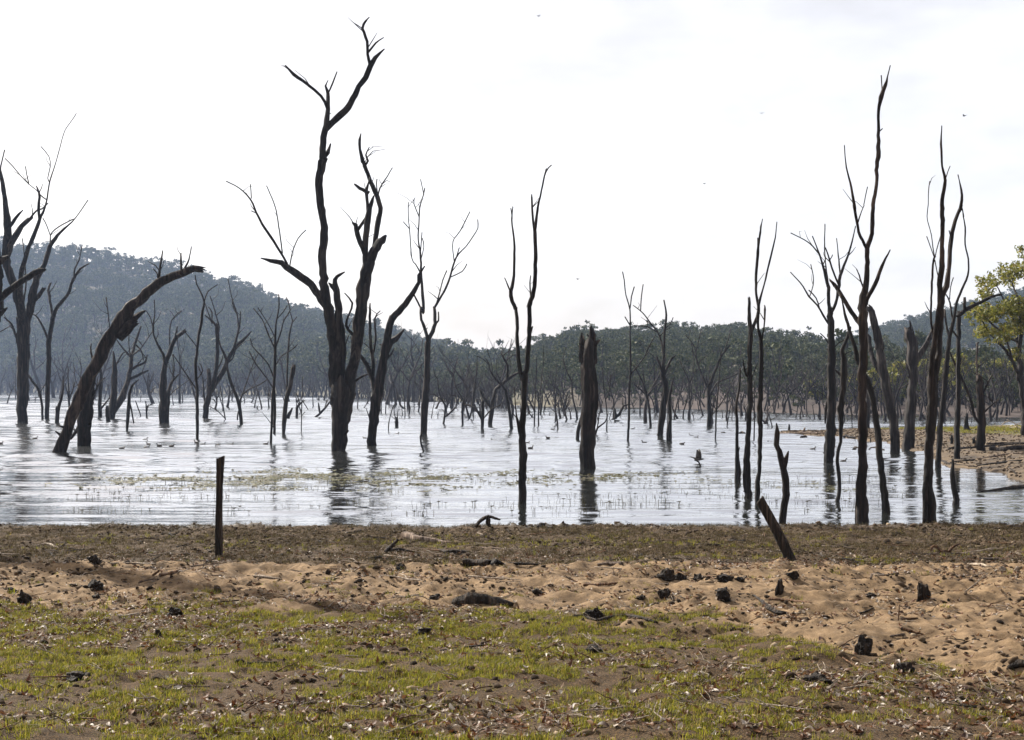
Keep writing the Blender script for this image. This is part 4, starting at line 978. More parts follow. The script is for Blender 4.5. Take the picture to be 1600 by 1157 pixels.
D_('thin crooked stick standing right of the leaning long armed tree', 'R:375,1075,14 378,980,14 400,880,12 430,770,12 480,690,10 490,600,8 460,520,6 410,460,5', wmin=0.9)
D_('small dark stub crowned with twigs right of the leaning long armed tree', 'R:480,1010,40 480,960,42 478,920,30', 'R:470,930,14 450,850,12 445,770,6', 'R:485,930,14 490,860,12 500,800,6', 'R:470,935,8 410,880,6', wmin=0.9)
D_('short crooked stick close left of the leaning long armed tree', 'R:138,910,14 115,840,12 95,780,8', wmin=0.9)
for ln, lb in (('R:285,840,16 290,700,12 335,560,9 350,290,5', 'thin dead pole touching the right side of the leaning long armed tree'),
               ('R:340,845,16 345,740,12 385,600,14 395,540,10', 'short thick topped pole right of the leaning long armed tree'),
               ('R:512,740,12 510,560,10 515,380,8 530,180,5', 'tall hair thin pole midway between the leaning and graceful trees'),
               ('R:585,885,14 578,720,12 560,560,10 570,330,5', 'thin wavy pole right of the twig crowned stub'),
               ('R:630,885,12 645,780,26 620,680,14 640,580,6', 'short knotted pole left of the graceful forked tree'),
               ('R:700,800,10 695,640,10 715,400,10 735,230,5', 'thin straight pole close left of the graceful forked tree'),
               ('R:750,830,20 765,720,14 775,540,10 785,240,5', 'thin pole touching the graceful forked tree on its left'),
               ('R:575,790,26 530,750,20 505,680,14 470,560,8', 'stub leaning left behind the thin wavy pole')):
    D_(lb, ln, wmin=0.9)
# a dead tree out of frame on the left: its shadow lies across the sand
D_('bare dead tree on the bank beyond the left edge of the picture', '0:-298,822,58 -293,500,52 -300,100,48 -288,-250,40 -298,-480,16', '0:-296,200,24 -240,0,22 -215,-180,12', '0:-293,-150,18 -380,-320,14 -400,-450,8', land=lambda a, b_: np.array([-12.6, 26.4, -0.02]), sink=0.4)

# ------------------------------------------------------------------ posts on the bank
def post(name, label, line, flat=1.0, mat=None):
    """a squared, split timber post with a sawn slanting top"""
    a = parse(line); foot = hit(a[0][0], a[0][1]); Y0 = foot[1]
    seed_no[0] += 1
    r = np.random.default_rng(seed_no[0])
    p = smooth_line(a, 5.0)
    pts = np.array([P(q[0], q[1], Y0 + 0.10 * k / len(p)) for k, q in enumerate(p)])
    rad = p[:, 2] / 2 * Y0 / FPX
    d = pts[0] - pts[1]; d /= np.linalg.norm(d)
    pts = np.vstack([pts[0] + d * 0.35, pts]); rad = np.r_[rad[0], rad]
    mb = MB(); sides = 12
    tan = np.gradient(pts, axis=0); tan /= np.linalg.norm(tan, axis=1)[:, None]
    V = []
    for i in range(len(pts)):
        u = np.cross(tan[i], [0, 1, 0]); u /= np.linalg.norm(u); w = np.cross(u, tan[i])
        for k in range(sides):
            an = 2 * math.pi * (k + 0.5) / sides
            cx, cy = math.cos(an), math.sin(an)
            sq = 1 / max(abs(cx), abs(cy)) * 0.55 + 0.45              # between round and square
            rr = rad[i] * sq * (1 + 0.05 * math.sin(k * 2.4 + 1) + r.normal() * 0.03)
            q = pts[i] + u * cx * rr + w * cy * rr * flat
            if i == len(pts) - 1: q = q + tan[i] * (-cx * rad[i] * 0.45 + r.normal() * rad[i] * 0.06)
            V.append(q)
    F = []
    n = len(pts)
    for i in range(n - 1):
        for k in range(sides):
            F.append((i * sides + k, i * sides + (k + 1) % sides, (i + 1) * sides + (k + 1) % sides, (i + 1) * sides + k))
    F.append(tuple((n - 1) * sides + k for k in range(sides)))
    mb.add(V, F)
    o = mb.build(name, mat or drift, None, origin=foot, smooth=False)
    for pl_ in o.data.polygons: pl_.use_smooth = len(pl_.vertices) == 4
    tag(o, label, 'post')
    return o
post_m = bark_mat('post_wood', (0.006, 0.0045, 0.0035), (0.026, 0.019, 0.014), (0.085, 0.066, 0.05), 40)
post('fence_post', 'upright weathered timber post on the bank at the left of the water edge', '0:342,872,12 342,830,11.5 342.5,790,10 343,760,10 344,735,11.5 344.5,715,12.5', mat=post_m)
post('leaning_post', 'square timber post leaning steeply left on the bank near the right row', '0:1236,876,17 1215,832,15.5 1187,781,14.5', flat=0.75, mat=post_m)

# ------------------------------------------------------------------ wood lying on the bank
def lying(name, label, cat, line, mat=drift, group=None, lift=0.6, hf=None, up=None, extra=()):
    """a stick or log whose drawn points lie on the ground; up = heights in metres for raised points"""
    seed_no[0] += 1
    r = np.random.default_rng(seed_no[0])
    hf = hf or hit
    a = parse(line)
    base = hf(a[0][0], a[0][1])
    root = None
    out = []
    for n_, ln in enumerate((line,) + tuple(extra)):
        pu = up
        if isinstance(ln, tuple): ln, pu = ln
        elif n_: pu = None
        a = parse(ln)
        Pn = []
        for k, q in enumerate(a):
            h = hf(q[0], q[1] + 0)
            if pu is not None and pu[k] > 0:               # raised above the ground: keep the depth of the foot
                Yb = Pn[-1][1] if Pn else base[1]
                h = P(q[0], q[1], Yb)
            elif n_ and k == 0 and pu is None:
                h = hf(q[0], q[1])
            Pn.append(np.array([h[0], h[1], h[2] + (lift * q[2] / 2 * h[1] / FPX), max(q[2], 1.6) / 2 * h[1] / FPX]))
        Pn = np.array(Pn)
        # resample
        L_ = np.r_[0, np.cumsum(np.linalg.norm(np.diff(Pn[:, :3], axis=0), axis=1))]
        k = np.linspace(0, L_[-1], max(5, int(len(a) * 3)))
        Q = np.stack([np.interp(k, L_, Pn[:, c]) for c in range(4)], 1)
        Q[1:-1, :3] += r.standard_normal((len(Q) - 2, 3)) * Q[1:-1, 3:4] * 0.14
        mb = MB()
        tube(mb, Q[:, :3], Q[:, 3], 8, int(r.integers(1e6)), 0.15, ragged=True, cap0=True)
        if n_ == 0:
            root = mb.build(name, mat, None, origin=base); tag(root, label, cat, group)
        else:
            mb.build('twig', mat, root, origin=base)
    return root
L1 = 'log'; 
lying('driftwood_branch', 'grey driftwood branch with a thick left end lying near the water', 'driftwood', 'Y:300,472,34 320,485,36 380,490,26 450,498,20 545,508,10')
lying('driftwood_branch', 'dark forked stub of driftwood poking up left of the grey branch', 'driftwood', 'Y:215,552,20 232,530,22 268,492,14', up=[0, 1, 1], extra=('Y:225,540,14 280,532,14 345,545,8',), mat=char)
lying('driftwood_branch', 'low dark driftwood lying flat left of the forked stub', 'driftwood', 'Y:120,580,12 180,572,18 240,578,12', mat=char)
lying('root', 'arched dark root standing at the water edge in the middle', 'root', 'Y:632,432,16 650,405,18 672,388,18 695,385,18 740,395,10', up=[0, 1, 1, 1, 1], extra=(('Y:692,428,18 690,405,20 688,388,18', [0, 1, 1]),), mat=char)
lying('mud_lump', 'small dark hump at the water edge right of the arched root', 'driftwood', 'Y:918,432,10 935,424,24 955,424,20 985,432,8', mat=char)
lying('stick', 'dark stick lying right of the grey driftwood branch', 'stick', 'Y:462,535,10 500,548,16 550,548,14 605,546,8', mat=char)
lying('stick', 'long thin grey stick lying on the weedy mud in the middle', 'stick', 'Y:650,525,8 720,528,9 800,534,6')
lying('log', 'short dark log with green tuft at the edge of the sand, middle', 'log', 'Y:572,604,34 620,602,34 690,602,32', mat=char)
lying('log', 'small dark broken chunk right of the short dark log', 'log', 'Y:705,606,12 722,592,30 745,603,22', mat=char)
lying('log', 'grey half buried log on the weedy mud right of the middle', 'log', 'Y:1195,606,14 1250,603,16 1310,602,14')
lying('log', 'long low dark log behind the sand beside the short log', 'log', 'Y:750,603,12 820,602,14 920,604,8', mat=char)
lying('log', 'dark half rotten log half buried at the edge of grass in the middle', 'log', 'Y:535,790,42 600,778,58 680,780,56 750,785,48 795,790,20', mat=char, lift=0.25)
lying('branch', 'dark crooked branch lying below the round charred lump', 'branch', 'Y:1000,862,8 1060,845,10 1130,842,12 1190,865,12 1250,850,14 1330,842,16 1400,850,14 1470,872,10', mat=char)
lying('stick', 'thin brown stick crossing bare sand right of the middle', 'stick', 'Y:1130,698,12 1200,700,14 1280,692,12 1340,688,8', mat=brown_stick)
lying('stick', 'dark stick lying in the grass in the middle foreground', 'stick', 'Y:470,1002,9 560,990,11 690,975,7', mat=char)
lying('stick', 'pale grey stick lying in the grass left of the middle', 'stick', 'Y:-160,1068,10 -60,1085,16 60,1098,14 175,1102,8', mat=pale_stick)
lying('stick', 'thick dark stick in the grass at the left foreground', 'stick', 'X:1130,1068,12 1200,1062,18 1272,1060,12', mat=char)
lying('stick', 'thin black stick in the litter left of the half rotten log', 'stick', 'Y:180,885,6 250,865,8 330,855,6', mat=char)
lying('stick', 'pale stick with bent end among the left litter', 'stick', 'X:480,850,8 560,842,10 640,828,8', mat=pale_stick)
lying('stick', 'white stick lying along the far edge of sand at left', 'stick', 'X:510,598,7 600,597,9 720,600,6', mat=pale_stick)
lying('stick', 'pale stick lying on the sand right of the fence post', 'stick', 'X:1175,660,12 1230,662,14 1300,672,8', mat=pale_stick)
lying('stick', 'brown curled bark piece on the sand at left', 'bark', 'X:705,655,8 735,632,10', mat=brown_stick, up=[0, 1], extra=('X:740,655,14 790,650,18 830,628,8',))
lying('bark_strip', 'dark bark strip propped on the sand at right', 'bark', 'Z:350,748,8 385,775,16 415,805,22 450,830,20 500,832,12', mat=char)
lying('stick', 'straight dark stick right of the propped bark strip', 'stick', 'Z:418,765,12 500,770,14 615,780,6', mat=brown_stick)
lying('twig_upright', 'thin brown twig standing upright in the sand at right', 'twig', 'Z:1018,862,7 1020,830,7 1022,795,4', up=[0, 1, 1], extra=('Z:985,858,6 1050,856,12 1108,856,6',), mat=brown_stick)
lying('bark_strip', 'curved brown bark strip on the sand below the upright twig', 'bark', 'Z:1020,878,6 1035,902,14 1080,912,16 1130,926,8', mat=brown_stick)
lying('stick', 'grey forked stick below the curved brown bark', 'stick', 'Z:980,940,8 1040,930,14 1085,928,12 1110,935,6', mat=drift)
lying('root', 'curly dry root looping on the weedy mud at right', 'root', 'Z:1172,548,10 1172,522,11 1190,514,10 1215,540,12 1250,548,16 1262,530,12 1280,515,10 1302,505,6', up=[0, 1, 1, 1, 0, 1, 1, 1], mat=brown_stick)
lying('stick', 'long thin stick lying under the curly root', 'stick', 'Z:1055,556,7 1150,556,8 1300,552,8 1390,556,5')
lying('stalk', 'straw yellow stalk slanting out of the sand at right', 'stalk', 'Z:1325,732,6 1380,688,6 1432,640,4', up=[0, 1, 1], mat=pale_stick)
lying('stick', 'long grey stick at the right edge of the weedy mud', 'stick', 'Z:1395,578,10 1480,578,12 1610,592,8')
lying('stick', 'grey stick nearer the sand at the right edge', 'stick', 'Z:1340,600,8 1400,604,11 1450,612,6', mat=pale_stick)
lying('stick', 'bent grey stick at the sand edge right of the leaning post', 'stick', 'Z:890,668,10 895,650,10 930,652,12 970,655,7')
lying('stick', 'pale bowed stick in the green weed right of the leaning post', 'stick', 'Z:812,560,8 830,580,9 880,588,8 930,584,6', mat=pale_stick)
lying('stick', 'dark slanting stick beside the foot of the leaning post', 'stick', 'Z:655,556,8 700,580,9 745,600,6', mat=char)
lying('stick', 'short dark stick on the weedy mud left of the leaning post', 'stick', 'Z:90,510,8 140,512,10 190,510,6', mat=char)
lying('stick', 'thin dark stick on the mud left of the arched root', 'stick', 'X:1435,482,7 1475,495,9 1515,502,6', mat=char)
lying('stick', 'pale sliver of wood on the mud at the left', 'stick', 'X:170,515,6 220,508,12 280,530,6', mat=pale_stick)
lying('stick', 'dark stick on the sand right of the round lump', 'stick', 'Z:840,830,8 870,822,10 900,805,6', mat=char)
lying('stick', 'thin dark stick at the lower right corner of sand', 'stick', 'Z:760,1040,7 820,1075,9 910,1110,7', mat=brown_stick)
lying('log', 'dark log end entering at the lower right corner', 'log', 'Z:1530,1092,20 1575,1078,34 1640,1075,30', mat=char)

# charred, angular chunks of wood and dung dark lumps
def lump(label, px, py, w, h, name='charred_chunk', mat=char, cat='charred wood', group=None):
    """px,py: middle of its foot; w,h in photograph pixels"""
    import bmesh
    seed_no[0] += 1
    r = np.random.default_rng(seed_no[0])
    f = hit(px, py); s = f[1] / FPX
    bm = bmesh.new(); bmesh.ops.create_icosphere(bm, subdivisions=3, radius=1)
    ax = r.standard_normal((14, 3)); ax /= np.linalg.norm(ax, axis=1)[:, None]; cut = r.uniform(0.5, 0.95, 14)
    for v in bm.verts:
        p = np.array(v.co)
        for a_, c_ in zip(ax, cut):                             # broken facets
            d = p @ a_
            if d > c_: p = p - a_ * (d - c_) * 0.95
        nz = fbm(p[0] * 2 + 9, p[1] * 2 + p[2] * 3.1, 3, int(seed_no[0])) - 0.5
        nz2 = fbm(p[0] * 7 + 3, p[1] * 6 + p[2] * 8.3, 2, int(seed_no[0]) + 40) - 0.5
        p = p * (1 + 1.1 * nz + 0.45 * nz2)
        v.co = (p[0] * w / 2.3 * s, p[1] * w * 0.38 * s, (p[2] * 0.66 + 0.20) * h * 0.92 * s)
    me = bpy.data.meshes.new(name); bm.to_mesh(me); bm.free()
    me.materials.append(mat)
    o = link_mesh(name, me, None, f)
    return tag(o, label, cat, group)
for px, py, w, h, lb in ((1040, 905, 30, 18, 'large black charred chunk, left of the pair at the sand edge right of the middle'), (1064, 907, 26, 15, 'rounded black charred chunk beside the large one at the sand edge'),
                         (1090, 908, 22, 14, 'small black chunk right of the rounded pair at the sand edge'), (1132, 908, 40, 13, 'long low black chunk in the row at the sand edge'), (1158, 909, 24, 11, 'low black chunk ending the row at the sand edge'),
                         (1130, 941, 36, 25, 'blocky black stump remnant on the sand right of the middle'), (1217, 929, 16, 34, 'tall pointed dark shard standing on the sand below the leaning post'), (1240, 906, 22, 14, 'black chunk right of the pointed shard'),
                         (1441, 938, 26, 30, 'upright charred stub on the sand near the right edge'), (1349, 1024, 34, 36, 'large black chunk leaning on the sand, right foreground'), (1278, 1068, 56, 24, 'broad black mound at the bottom right of centre'),
                         (1413, 1050, 40, 18, 'low dark mound at the bottom right'), (1360, 932, 26, 9, 'flat black chunk on the sand between stub and shard'), (147, 882, 28, 22, 'black chunk at the far edge of the sand at left'),
                         (152, 922, 30, 18, 'black chunk on the sand at left inside the shadow'), (40, 943, 28, 24, 'angular black chunk on the sand near the left edge'), (273, 962, 32, 16, 'dark chunk at the grass edge at left'), (150, 935, 14, 8, 'small black crumb below the left chunk'),
                         (932, 967, 44, 20, 'round charred lump at the grass edge right of the middle'), (680, 937, 20, 11, 'small dark lump on the sand in the middle'), (842, 930, 24, 13, 'dark lump on the sand right of the half rotten log'), (1004, 937, 14, 10, 'small brown lump on the sand right of the middle'),
                         (1038, 936, 22, 19, 'black pointed lump on the sand right of the middle'), (247, 998, 14, 16, 'small black chunk in the grass at left'), (120, 1062, 50, 16, 'dark mossy mound in the grass at lower left'), (660, 990, 28, 14, 'dark lump in the grass in the middle'),
                         (930, 1020, 30, 16, 'dark lump in the grass right of the middle'), (1402, 852, 10, 9, 'small dark lump on the mud beside the curly root'), (20, 926, 24, 12, 'dark chunk at the left edge of the sand'), (628, 889, 22, 12, 'small dark stump at the far edge of sand in the middle')):
    lump(lb, px, py, w, h)
for px, py, w, h, lb in ((1568, 893, 16, 9, 'whitish stone by the long stick at the right edge'), (1590, 892, 14, 9, 'pale stone at the right edge of the mud'), (334, 873, 7, 5, 'tiny white stone at the foot of the fence post'), (97, 1001, 20, 8, 'pale rounded stone in the grass at left'), (757, 1026, 15, 8, 'grey stone in the grass in the middle')):
    lump(lb, px, py, w, h, 'stone', drift if 'grey' in lb else pale_stick, 'stone')

# ------------------------------------------------------------------ wood on the sandbank
sp = spit_pos
def spit_log(label, line, mat=bark_grey, name='log', cat='log', **k): return lying(name, label, cat, line, mat, hf=sp, **k)
spit_log('dark log lying at the near edge of the sandbank', 'Q:1000,382,10 1100,383,16 1290,378,10', char)
spit_log('long thin log reaching from the reddish tree onto the sandbank', 'Q:1040,346,10 1150,340,12 1275,328,8', bark)
spit_log('long log sloping down across the sandbank at right', 'Q:1290,374,10 1400,362,16 1580,345,14', bark)
spit_log('thick grey log lying on the sandbank at the right edge', 'Q:1380,270,30 1480,272,38 1640,262,36', bark_grey)
spit_log('long dark log behind the thick grey log', 'Q:1160,262,12 1300,250,14 1640,228,14', char)
spit_log('dark log along the grass at the right edge of the sandbank', 'Q:1330,232,12 1450,230,16 1640,226,14', char)
spit_log('pale bent log below the thick grey log', 'Q:1300,330,8 1380,318,12 1480,298,12 1600,292,8', drift)
spit_log('thin log across the sand left of the wide based trunk', 'Q:890,240,8 950,238,10 1080,226,6', bark)
spit_log('short dark log right of the wavy dark tree', 'Q:1100,268,16 1130,262,20', char)
lying('log', 'long log lying half in the water at the right edge', 'log', 'Q:1310,540,8 1420,530,16 1520,520,22 1640,508,22', char, hf=lambda a, b_: np.array([(a - CX) / FPX * water_Y(b_), water_Y(b_), 0.0]), lift=0.3)
for ln, lb in (('Q:1125,225,26 1124,200,26 1125,180,20', 'broken stump on the grass of the sandbank, left one'), ('Q:1270,228,22 1270,205,22 1268,190,16', 'broken stump on the grass of the sandbank, right one'),
               ('Q:590,218,8 591,200,9 590,188,5', 'tiny stump on the tip of the sandbank'), ('Q:1225,140,44 1222,110,36 1222,70,26 1224,40,18', 'flared stump at the far edge of the sandbank'), ('Q:775,250,16 774,200,16 772,150,12', 'thin stump beside the heavy leaning trunk')):
    drawn_tree('dead_stump', lb, 'stump', [ln], land=sp, wmin=1.5)
spit_log('pale dead branches tangled at the far right of the sandbank', 'Q:1350,118,8 1430,108,12 1520,112,14 1610,130,12', pale_stick, 'driftwood_pile', 'driftwood', extra=('Q:1380,128,7 1450,118,8 1560,122,8', ('Q:1440,118,8 1470,90,7 1500,80,5', [0, 1, 1]), ('Q:1530,118,9 1560,98,8 1600,95,5', [0, 1, 1]), ('Q:1560,122,8 1540,95,7 1490,70,4', [0, 1, 1])))
spit_log('pale bleached log on the tip of the sandbank', 'Q:-20,160,7 60,158,9 150,160,12 300,158,10', drift)
drawn_tree('dead_branch', 'pale branch end standing on the tip of the sandbank', 'branch', ['Q:140,155,14 152,138,14 160,122,8'], land=sp, mat=drift)
drawn_tree('dead_stump', 'small dark stump behind the tip of the sandbank', 'stump', ['Q:52,150,16 54,120,16 54,100,10'], Y=80, wmin=1.5)
def in_water(label, line, name='log', cat='log', mat=char, up=None, lift=0.15):
    return lying(name, label, cat, line, mat, hf=lambda a, b_: np.array([(a - CX) / FPX * water_Y(b_), water_Y(b_), 0.0]), lift=lift, up=up)
in_water('dark rounded log back in the water left of the tallest right hand tree', 'Q:478,264,14 495,258,26 515,260,22')
in_water('dark rounded log in the water before the heavy leaning trunk', 'Q:582,264,10 605,258,24 640,260,22 680,266,6')
in_water('dark wet log in the water behind the sinuous trunk', 'Q:345,250,14 358,252,20 372,262,8')
in_water('square dark block in the water off the tip of the sandbank', 'Q:135,186,22 158,185,24')
in_water('small dark block in the water at the tip of the sandbank', 'Q:102,177,14 122,177,14')
in_water('pale small block in the water right of the dark block', 'Q:252,200,14 264,200,14', mat=drift)
in_water('bent stick rising from the water before the wide based trunk', 'Q:748,406,6 770,396,7 792,384,4', 'stick', 'stick', up=[0, 1, 1])
in_water('dark floating chunk right of the wide dead tree', 'H:876,992,14 895,992,14')
in_water('low dark floating log between the slim poles at right', 'H:980,993,10 1000,990,18 1015,992,12')
lying('stick', 'thin stick lying on sand at the near right of the sandbank', 'stick', 'Q:1500,392,8 1530,410,9 1555,430,6', char, hf=sp)

# ------------------------------------------------------------------ birds
def duck_mesh(seed, pose):
    r = np.random.default_rng(seed)
    up = {0: 1.0, 1: 0.75, 2: 1.15}[pose]
    path = np.array([(-.25, .075, .012), (-.20, .06, .045), (-.12, .035, .088), (0, .025, .108), (.09, .03, .10), (.145, .06 * up, .07), (.165, .115 * up, .042), (.175, .165 * up, .036), (.197, .2 * up, .047), (.232, .2 * up, .04), (.262, .188 * up, .018), (.30, .18 * up, .010)])
    pts = np.stack([path[:, 0], np.zeros(len(path)), path[:, 1]], 1)
    mb = MB(); tube(mb, pts, path[:, 2], 10, seed, 0.02, cap0=True)
    return mb.mesh('duck', duck_m)
ducks = [duck_mesh(i, i) for i in range(3)]
def place_duck(px, py, k, flip, label, land=None, size=1.0):
    f = land(px, py) if land else np.array([(px - CX) / FPX * water_Y(py), water_Y(py), 0.0])
    o = link_mesh('duck', ducks[k], None, f + np.array([0, 0, 0.0 if not land else 0.07]))
    o.rotation_euler = (0, 0, (math.pi if flip else 0) + random.uniform(-0.5, 0.5))
    o.scale = (size * 0.5,) * 3
    tag(o, label, 'duck', 'ducks resting on the lake')
x5 = lambda x, y: (x * .35, 640 + y * .35)
x6 = lambda x, y: (560 + x * .3625, 640 + y * .3625)
DK = [(x5(2, 154), 'duck cut by the left edge of the picture'), (x5(110, 133), 'duck at left, first of two below the many stemmed tree'), (x5(157, 132), 'duck at left, second of two beside the leaning trunk'),
      (x5(508, 121), 'duck below the tangled dead tree'), (x5(544, 176), 'lone small duck nearest the shore at left'), (x5(648, 137), 'duck furthest back of the cluster below the swollen based tree'), (x5(663, 157), 'duck in the middle of the cluster below the swollen based tree'),
      (x5(655, 171), 'duck nearest the shore in the cluster below the swollen based tree'), (x5(711, 164), 'duck right of the cluster, facing away'), (x5(766, 166), 'duck between the cluster and the slim wavy tree'), (x5(870, 137), 'duck touching the foot of the slim wavy tree'),
      (x5(877, 150), 'duck just below the foot of the slim wavy tree'), (x5(905, 159), 'duck right of the slim wavy tree'), (x5(973, 162), 'duck behind the fence post top, right side'), (x5(1030, 160), 'duck with lowered head left of the twin stemmed tree'), (x5(1187, 156), 'duck at the foot of the twin stemmed tree'),
      (x6(28, 126), 'duck right of the giant tree'), (x6(166, 108), 'duck right of the leaning long armed tree'), (x6(583, 137), 'duck midway between graceful tree and tall middle tree'), (x6(727, 147), 'duck just right of the tall middle tree, further back'), (x6(742, 169), 'duck just right of the tall middle tree, nearer'),
      (x6(817, 124), 'duck left of the hollow stump'), (x6(838, 88), 'far duck left of the hollow stump'), (x6(1232, 145), 'duck left of the crooked tree with the arching arm'), (x6(1183, 86), 'far duck right of the very thin tall tree'), (x6(1395, 150), 'duck right of the crooked tree, nearer'),
      (x6(1436, 116), 'first of two ducks left of the thin pole'), (x6(1456, 123), 'second of two ducks left of the thin pole'), ((1204, 692), 'duck left of the forked pale stub'), ((1270, 703), 'duck in the water left of the spreading tree')]
for k, ((px, py), lb) in enumerate(DK): place_duck(px, py, k % 3, k % 5 in (1, 3), lb)
for k, (qx, qy, lb) in enumerate(((418, 200, 'leftmost'), (444, 196, 'second from left'), (462, 199, 'third from left'), (480, 200, 'rightmost'))):
    px, py = qpx((qx, qy)); place_duck(px, py, 2, k == 1, 'dark duck standing on the sandbank tip, %s of four' % lb, land=sp)
def wing_bird(name, label, base, s, yaw, raise_, cat):
    root = empty(name, base); root.rotation_euler = (0, 0, yaw); root.scale = (s, s, s)
    path = np.array([(-.34, .06, .02), (-.22, .05, .05), (-.08, .05, .09), (.06, .06, .085), (.16, .09, .05), (.26, .13, .028), (.36, .16, .03), (.42, .16, .012), (.5, .155, .006)])
    mb = MB(); tube(mb, np.stack([path[:, 0], 0 * path[:, 0], path[:, 1]], 1), path[:, 2], 8, 3, 0.02, cap0=True)
    mb.build('body', duck_m, root)
    for sd in (-1, 1):
        mb = MB(); V = []; n = 6
        for i in range(n):
            t_ = i / (n - 1); a_ = raise_ * (1 - 0.15 * t_)
            y_ = sd * (0.05 + 0.52 * t_ * math.cos(a_)); z_ = 0.10 + 0.52 * t_ * math.sin(a_)
            c = 0.30 * (1 - 0.75 * t_ ** 1.5); x0 = 0.10 - 0.10 * t_
            V += [(x0, y_, z_ + 0.008), (x0 - c, y_, z_ - 0.01), (x0 - c, y_, z_ - 0.018), (x0, y_, z_ - 0.012)]
        F = [(i * 4 + k, i * 4 + (k + 1) % 4, i * 4 + 4 + (k + 1) % 4, i * 4 + 4 + k) for i in range(n - 1) for k in range(4)] + [(0, 3, 2, 1), tuple((n - 1) * 4 + k for k in range(4))]
        mb.add(V, F); mb.build('wing', duck_m, root)
    tag(root, label, cat)
f = np.array([(1090 - CX) / FPX * water_Y(724), water_Y(724), 0.10])
wing_bird('water_bird', 'dark water bird landing with raised wings, left of the right row', f, 0.62, math.pi - 0.3, 1.25, 'bird')
drawn_tree('dead_branch', 'thin stick in the water below the landing bird', 'stick', ['0:1094,729,2.2 1092,722,2 1085,719,1.5'], wmin=1.5)
place_duck(1318, 722, 2, False, 'duck sitting upright between the sinuous trunk and the tallest tree', size=0.9)
for px, py, Y_, lb in ((1100, 288, 150, 'tiny bird in flight above the very thin tall tree'), (1190, 178, 150, 'tiny bird in flight above the right row of trees'), (1507, 182, 130, 'tiny bird in flight right of the tallest tree top'), (841, 26, 160, 'tiny bird in flight near the top middle of the sky'), (903, 437, 170, 'tiny bird in flight above the hollow stump')):
    wing_bird('flying_bird', lb, P(px, py, Y_), 0.55, random.uniform(0, 6), 0.35, 'bird')

# ------------------------------------------------------------------ weed and reeds on the water
r_ = np.random.default_rng(909)
n = 60000
yy = r_.uniform(34.5, 45, n); xx = (r_.uniform(60, 1420, n) - CX) / FPX * yy
pxx = CX + xx / yy * FPX; pyy = HOR + EYE * FPX / yy
mid_row = np.interp(pxx, [60, 250, 500, 700, 1000, 1300, 1420], [752, 752, 748, 750, 745, 762, 775])
wid = np.interp(pxx, [60, 250, 500, 650, 820, 1000, 1200, 1420], [6, 10, 12, 11, 8, 7, 6, 4])
dens = np.exp(-((pyy - mid_row) / wid) ** 2) * np.interp(pxx, [60, 180, 350, 700, 850, 1000, 1200, 1420], [0.1, 0.35, 0.8, 1, 0.6, 0.5, 0.22, 0.1])
clump = sstep(0.45, 0.68, fbm(xx * 0.9, yy * 0.9, 4, 71, 0.65)) ** 1.5 * 1.5 + 0.04
keep = r_.random(n) < dens * clump * 0.55
xx, yy = xx[keep], yy[keep]; n = len(xx)
ang = r_.uniform(0, 6.28, n); s = r_.uniform(0.018, 0.055, n); zc = r_.uniform(0.004, 0.02, n)
V = []
for k in range(6):
    a_ = ang + k * math.pi / 3
    V.append(np.stack([xx + np.cos(a_) * s * 1.5, yy + np.sin(a_) * s, zc + r_.uniform(-0.003, 0.022, n) * (k % 2)], 1))
V = np.stack(V, 1).reshape(-1, 3)
me = quick_mesh('floating_weed', V, np.arange(n * 6).reshape(n, 6), pad_m)
tag(link_mesh('floating_weed', me), 'patchy mat of yellow green floating weed across the near water', 'water weed', kind='stuff')
V, Q = [], []
cl = 0
while cl < 230:
    y0 = r_.uniform(28.5, 41); px0 = r_.uniform(120, 1420); x0 = (px0 - CX) / FPX * y0
    if fbm(x0 * 0.35, y0 * 0.5, 2, 72) < 0.46: continue
    cl += 1
    for _ in range(int(r_.integers(2, 9))):
        bx_, by_ = x0 + r_.normal() * 0.28, y0 + r_.normal() * 0.12
        h = r_.uniform(0.03, 0.115); w = r_.uniform(0.0025, 0.0055); lx, ly = r_.normal() * 0.25 * h, r_.normal() * 0.2 * h
        i = len(V)
        V += [(bx_ - w, by_, -0.05), (bx_ + w, by_, -0.05), (bx_ + w * 0.7 + lx * 0.5, by_ + ly * 0.5, h * 0.6), (bx_ - w * 0.7 + lx * 0.5, by_ + ly * 0.5, h * 0.6), (bx_ + lx * 1.4 + w * 0.3, by_ + ly, h), (bx_ + lx * 1.4 - w * 0.3, by_ + ly, h)]
        Q += [(i, i + 1, i + 2, i + 3), (i + 3, i + 2, i + 4, i + 5)]
        if r_.random() < 0.35:
            j = len(V); V += [(bx_ + lx * 0.5 - w, by_, h * 0.5), (bx_ + lx * 0.5 + w, by_, h * 0.5), (bx_ + 0.06 * r_.choice([-1, 1]), by_, h * 0.75), (bx_ + 0.05 * r_.choice([-1, 1]), by_, h * 0.7)]; Q.append((j, j + 1, j + 2, j + 3))
me = quick_mesh('water_reeds', np.array(V), np.array(Q), reed_m)
tag(link_mesh('water_reeds', me), 'sparse thin dark reed stems poking up through the near water', 'reeds', kind='stuff')

